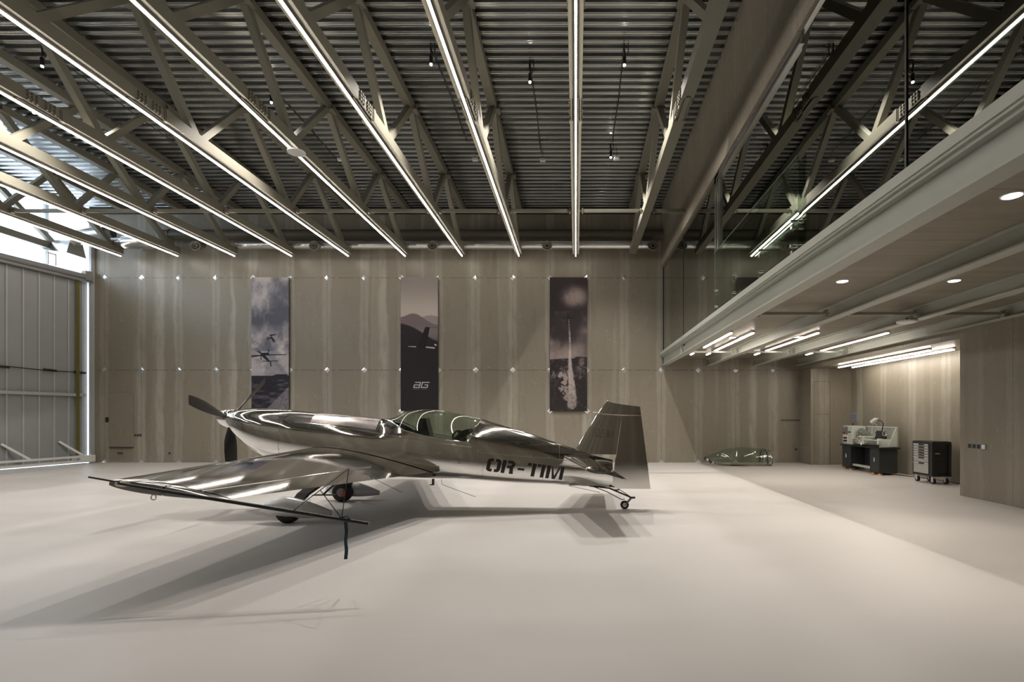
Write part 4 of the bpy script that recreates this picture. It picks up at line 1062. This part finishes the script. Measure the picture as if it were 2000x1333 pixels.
findecal(thin('GOZEMA', .125, .040, .016, .0045), (4.335,1.175), (.985,-.11), (.10,.99), 'fin_lettering', fin, mDark)
findecal(thin('HKO PUTER', .017, .010, .005, .003), (5.235,.62), (-.085,.99), (-.99,-.05), 'rudder_lettering', rud, mDark)
# tailplane halves: fixed part and elevator
def hsec(v):
    k = (v-.10)/(1.60-.10); return (3.86+.29*k, .862-.052*k), (4.60+.02*k)-(3.86+.29*k), .125+.05*k
def hpt(v, s, x, up, thk=1):
    le, ch, t = hsec(v); X = x*ch; y = naca(x, t)*ch*thk*(1 if up else -1); p = R(7); u = le[0]+X*math.cos(p); z = le[1]-X*math.sin(p)+y
    if x > .55: z -= (x-.55)*ch*.30
    if v > 1.58: v += -.022 if up else .022
    return (u, s*v, z)
def hloop(v, s, x0, x1, n, thk=1):
    xs = [x0+(x1-x0)*(.5-.5*math.cos(PI*i/n)) for i in range(n+1)]
    return [hpt(v, s, x, True, thk) for x in xs]+[hpt(v, s, x, False, thk) for x in xs[::-1]]
for s in (-1, 1):
    m = MB(); solid(m, [hloop(v, s, 0, .54, 14) for v in np.linspace(.06, 1.46, 12)]); 
    stb = m.build('stabilizer', mChrome, P, smooth=True, angle=50)
    m = MB(); solid(m, [hloop(v, s, .552, 1+.12*(v-.3)/1.3, 10) for v in np.linspace(.14, 1.46, 10)])
    solid(m, [hloop(v, s, 0.0 if th > .8 else .01, 1+.12*(v-.3)/1.3, 16, th) for v, th in ((1.468,1),(1.56,1.0),(1.60,.98))])
    m.build('elevator', mChrome, stb, smooth=True, angle=50)
# ---- undercarriage
for s in (-1, 1):
    m = MB(); pts = [(.42,.30,.64),(.30,.50,.56),(.14,.78,.38),(.05,.88,.22)]
    rows = []
    for i, (u, v, z) in enumerate(pts):
        w = (.11,.10,.085,.07)[i]; k = .016; rows.append([(u-w, s*v, z-k), (u+w, s*v, z-k), (u+w, s*(v+.02), z+k), (u-w, s*(v+.02), z+k)])
    m.grid(rows, close=True); m.add(rows[0],[(0,1,2,3)]); m.add(rows[-1],[(0,1,2,3)]); m.build('landing_gear_leg', mBlack, P, bevel=.004)
    vw = s*(.93 if s < 0 else .86)
    wh = MB().tube([(.0,vw-.065,.17),(.0,vw-.055,.17),(.0,vw-.03,.17),(.0,vw+.03,.17),(.0,vw+.055,.17),(.0,vw+.065,.17)], [.13,.155,.172,.172,.155,.13], 32).build('main_wheel', mRubber, P, smooth=True)
    MB().cyl((0,vw-.068,.17),(0,vw+.068,.17),.075,20).build('wheel_hub', mGrey, wh, smooth=True)
    MB().box(.02,.08,vw-s*.09-.02,vw-s*.09+.02,.10,.18).build('brake_caliper', mRed, wh, bevel=.006)
    # pant : egg front, pointed tail
    rows = []; vp = s*(.93 if s < 0 else .99)
    for i in range(25):
        t = i/24; u = -.35+.95*(t if t > .35 else .35*(t/.35)**1.35); t = (u+.35)/.95
        r_ = .147*(math.sqrt(max(0, 1-(1-t/.36)**2)) if t < .36 else 1-.76*((t-.36)/.64)**1.75); zc_ = .215-.085*max(0, t-.36)/.64
        if i == 0: r_ = .002
        rows.append([(u, vp+.75*r_*math.cos(a), zc_+r_*math.sin(a)*(1.05 if math.sin(a) > 0 else .93)) for a in [2*PI*j/24 for j in range(24)]])
    m = MB(); m.grid(rows, close=True); m.add(rows[-1],[tuple(range(24))]); m.build('wheel_pant', mSilver, P, smooth=True, angle=60)
    if s < 0: MB().torus((.25,vp,.22),.128,.0025,'x',24,6).build('pant_joint', mSteelB, P, smooth=True)
# belly strut
m = MB(); m.tube([(.42,.05,.60),(.05,.05,.26)],.016,8); m.box(-.12,.22,-.0,.10,.235,.247); m.build('belly_strut', mBlack, P)
# tail wheel
m = MB(); m.bar((4.28,0,.375),(4.62,0,.335),.05,.02); m.bar((4.60,0,.337),(4.98,0,.175),.05,.022); m.build('tail_spring', mBlack, P)
m = MB(); m.tube([(4.35,-.04,.365),(4.55,-.04,.29),(4.80,-.03,.155),(4.85,0,.16)],.007,6); m.tube([(4.62,0,.36),(4.72,0,.345),(4.85,0,.26),(4.95,0,.19)],.006,6); m.box(4.60,4.68,-.05,.05,.36,.375); m.box(4.66,4.76,-.02,.02,.30,.315); m.box(4.93,5.02,-.02,.02,.17,.195); m.build('steering_link', mBlack, P)
tw = MB().tube([(4.85,-.022,.068),(4.85,-.015,.068),(4.85,.015,.068),(4.85,.022,.068)], [.055,.068,.068,.055], 26).build('tail_wheel', mRubber, P, smooth=True)
MB().cyl((4.85,-.025,.068),(4.85,.025,.068),.036,18).build('tail_wheel_hub', mSilver, tw, smooth=True)
MB().bar((4.96,-.03,.18),(4.86,-.03,.07),.008,.02).bar((4.96,.03,.18),(4.86,.03,.07),.008,.02).build('tail_wheel_fork', mGrey, tw)
MB().box(3.95,4.12,-wid(4)-.02,-wid(4)+.06,.40,.415).build('tail_bracket', mSteelB, P, bevel=.004)
# belly details
MB().box(1.84,1.87,-.29,-.25,.44,.53).box(1.81,1.87,-.31,-.25,.435,.447).build('foot_step', mBlack, P)
m = MB(); m.tube([(.80,-.1,.58),(.80,-.1,.56),(1.32,-.1,.30)],.0035,5); m.tube([(1.94,-.1,.50),(1.95,-.1,.42),(2.48,-.1,.22)],.0035,5); m.tube([(3.95,-.02,.38),(4.45,-.02,.27)],.0035,5); m.build('whip_antenna', mBlack, P)
# pitot on the fin
MB().tube([(4.30,0,1.565),(4.42,0,1.555)],.008,8).build('fin_probe', mSteelB, fin)
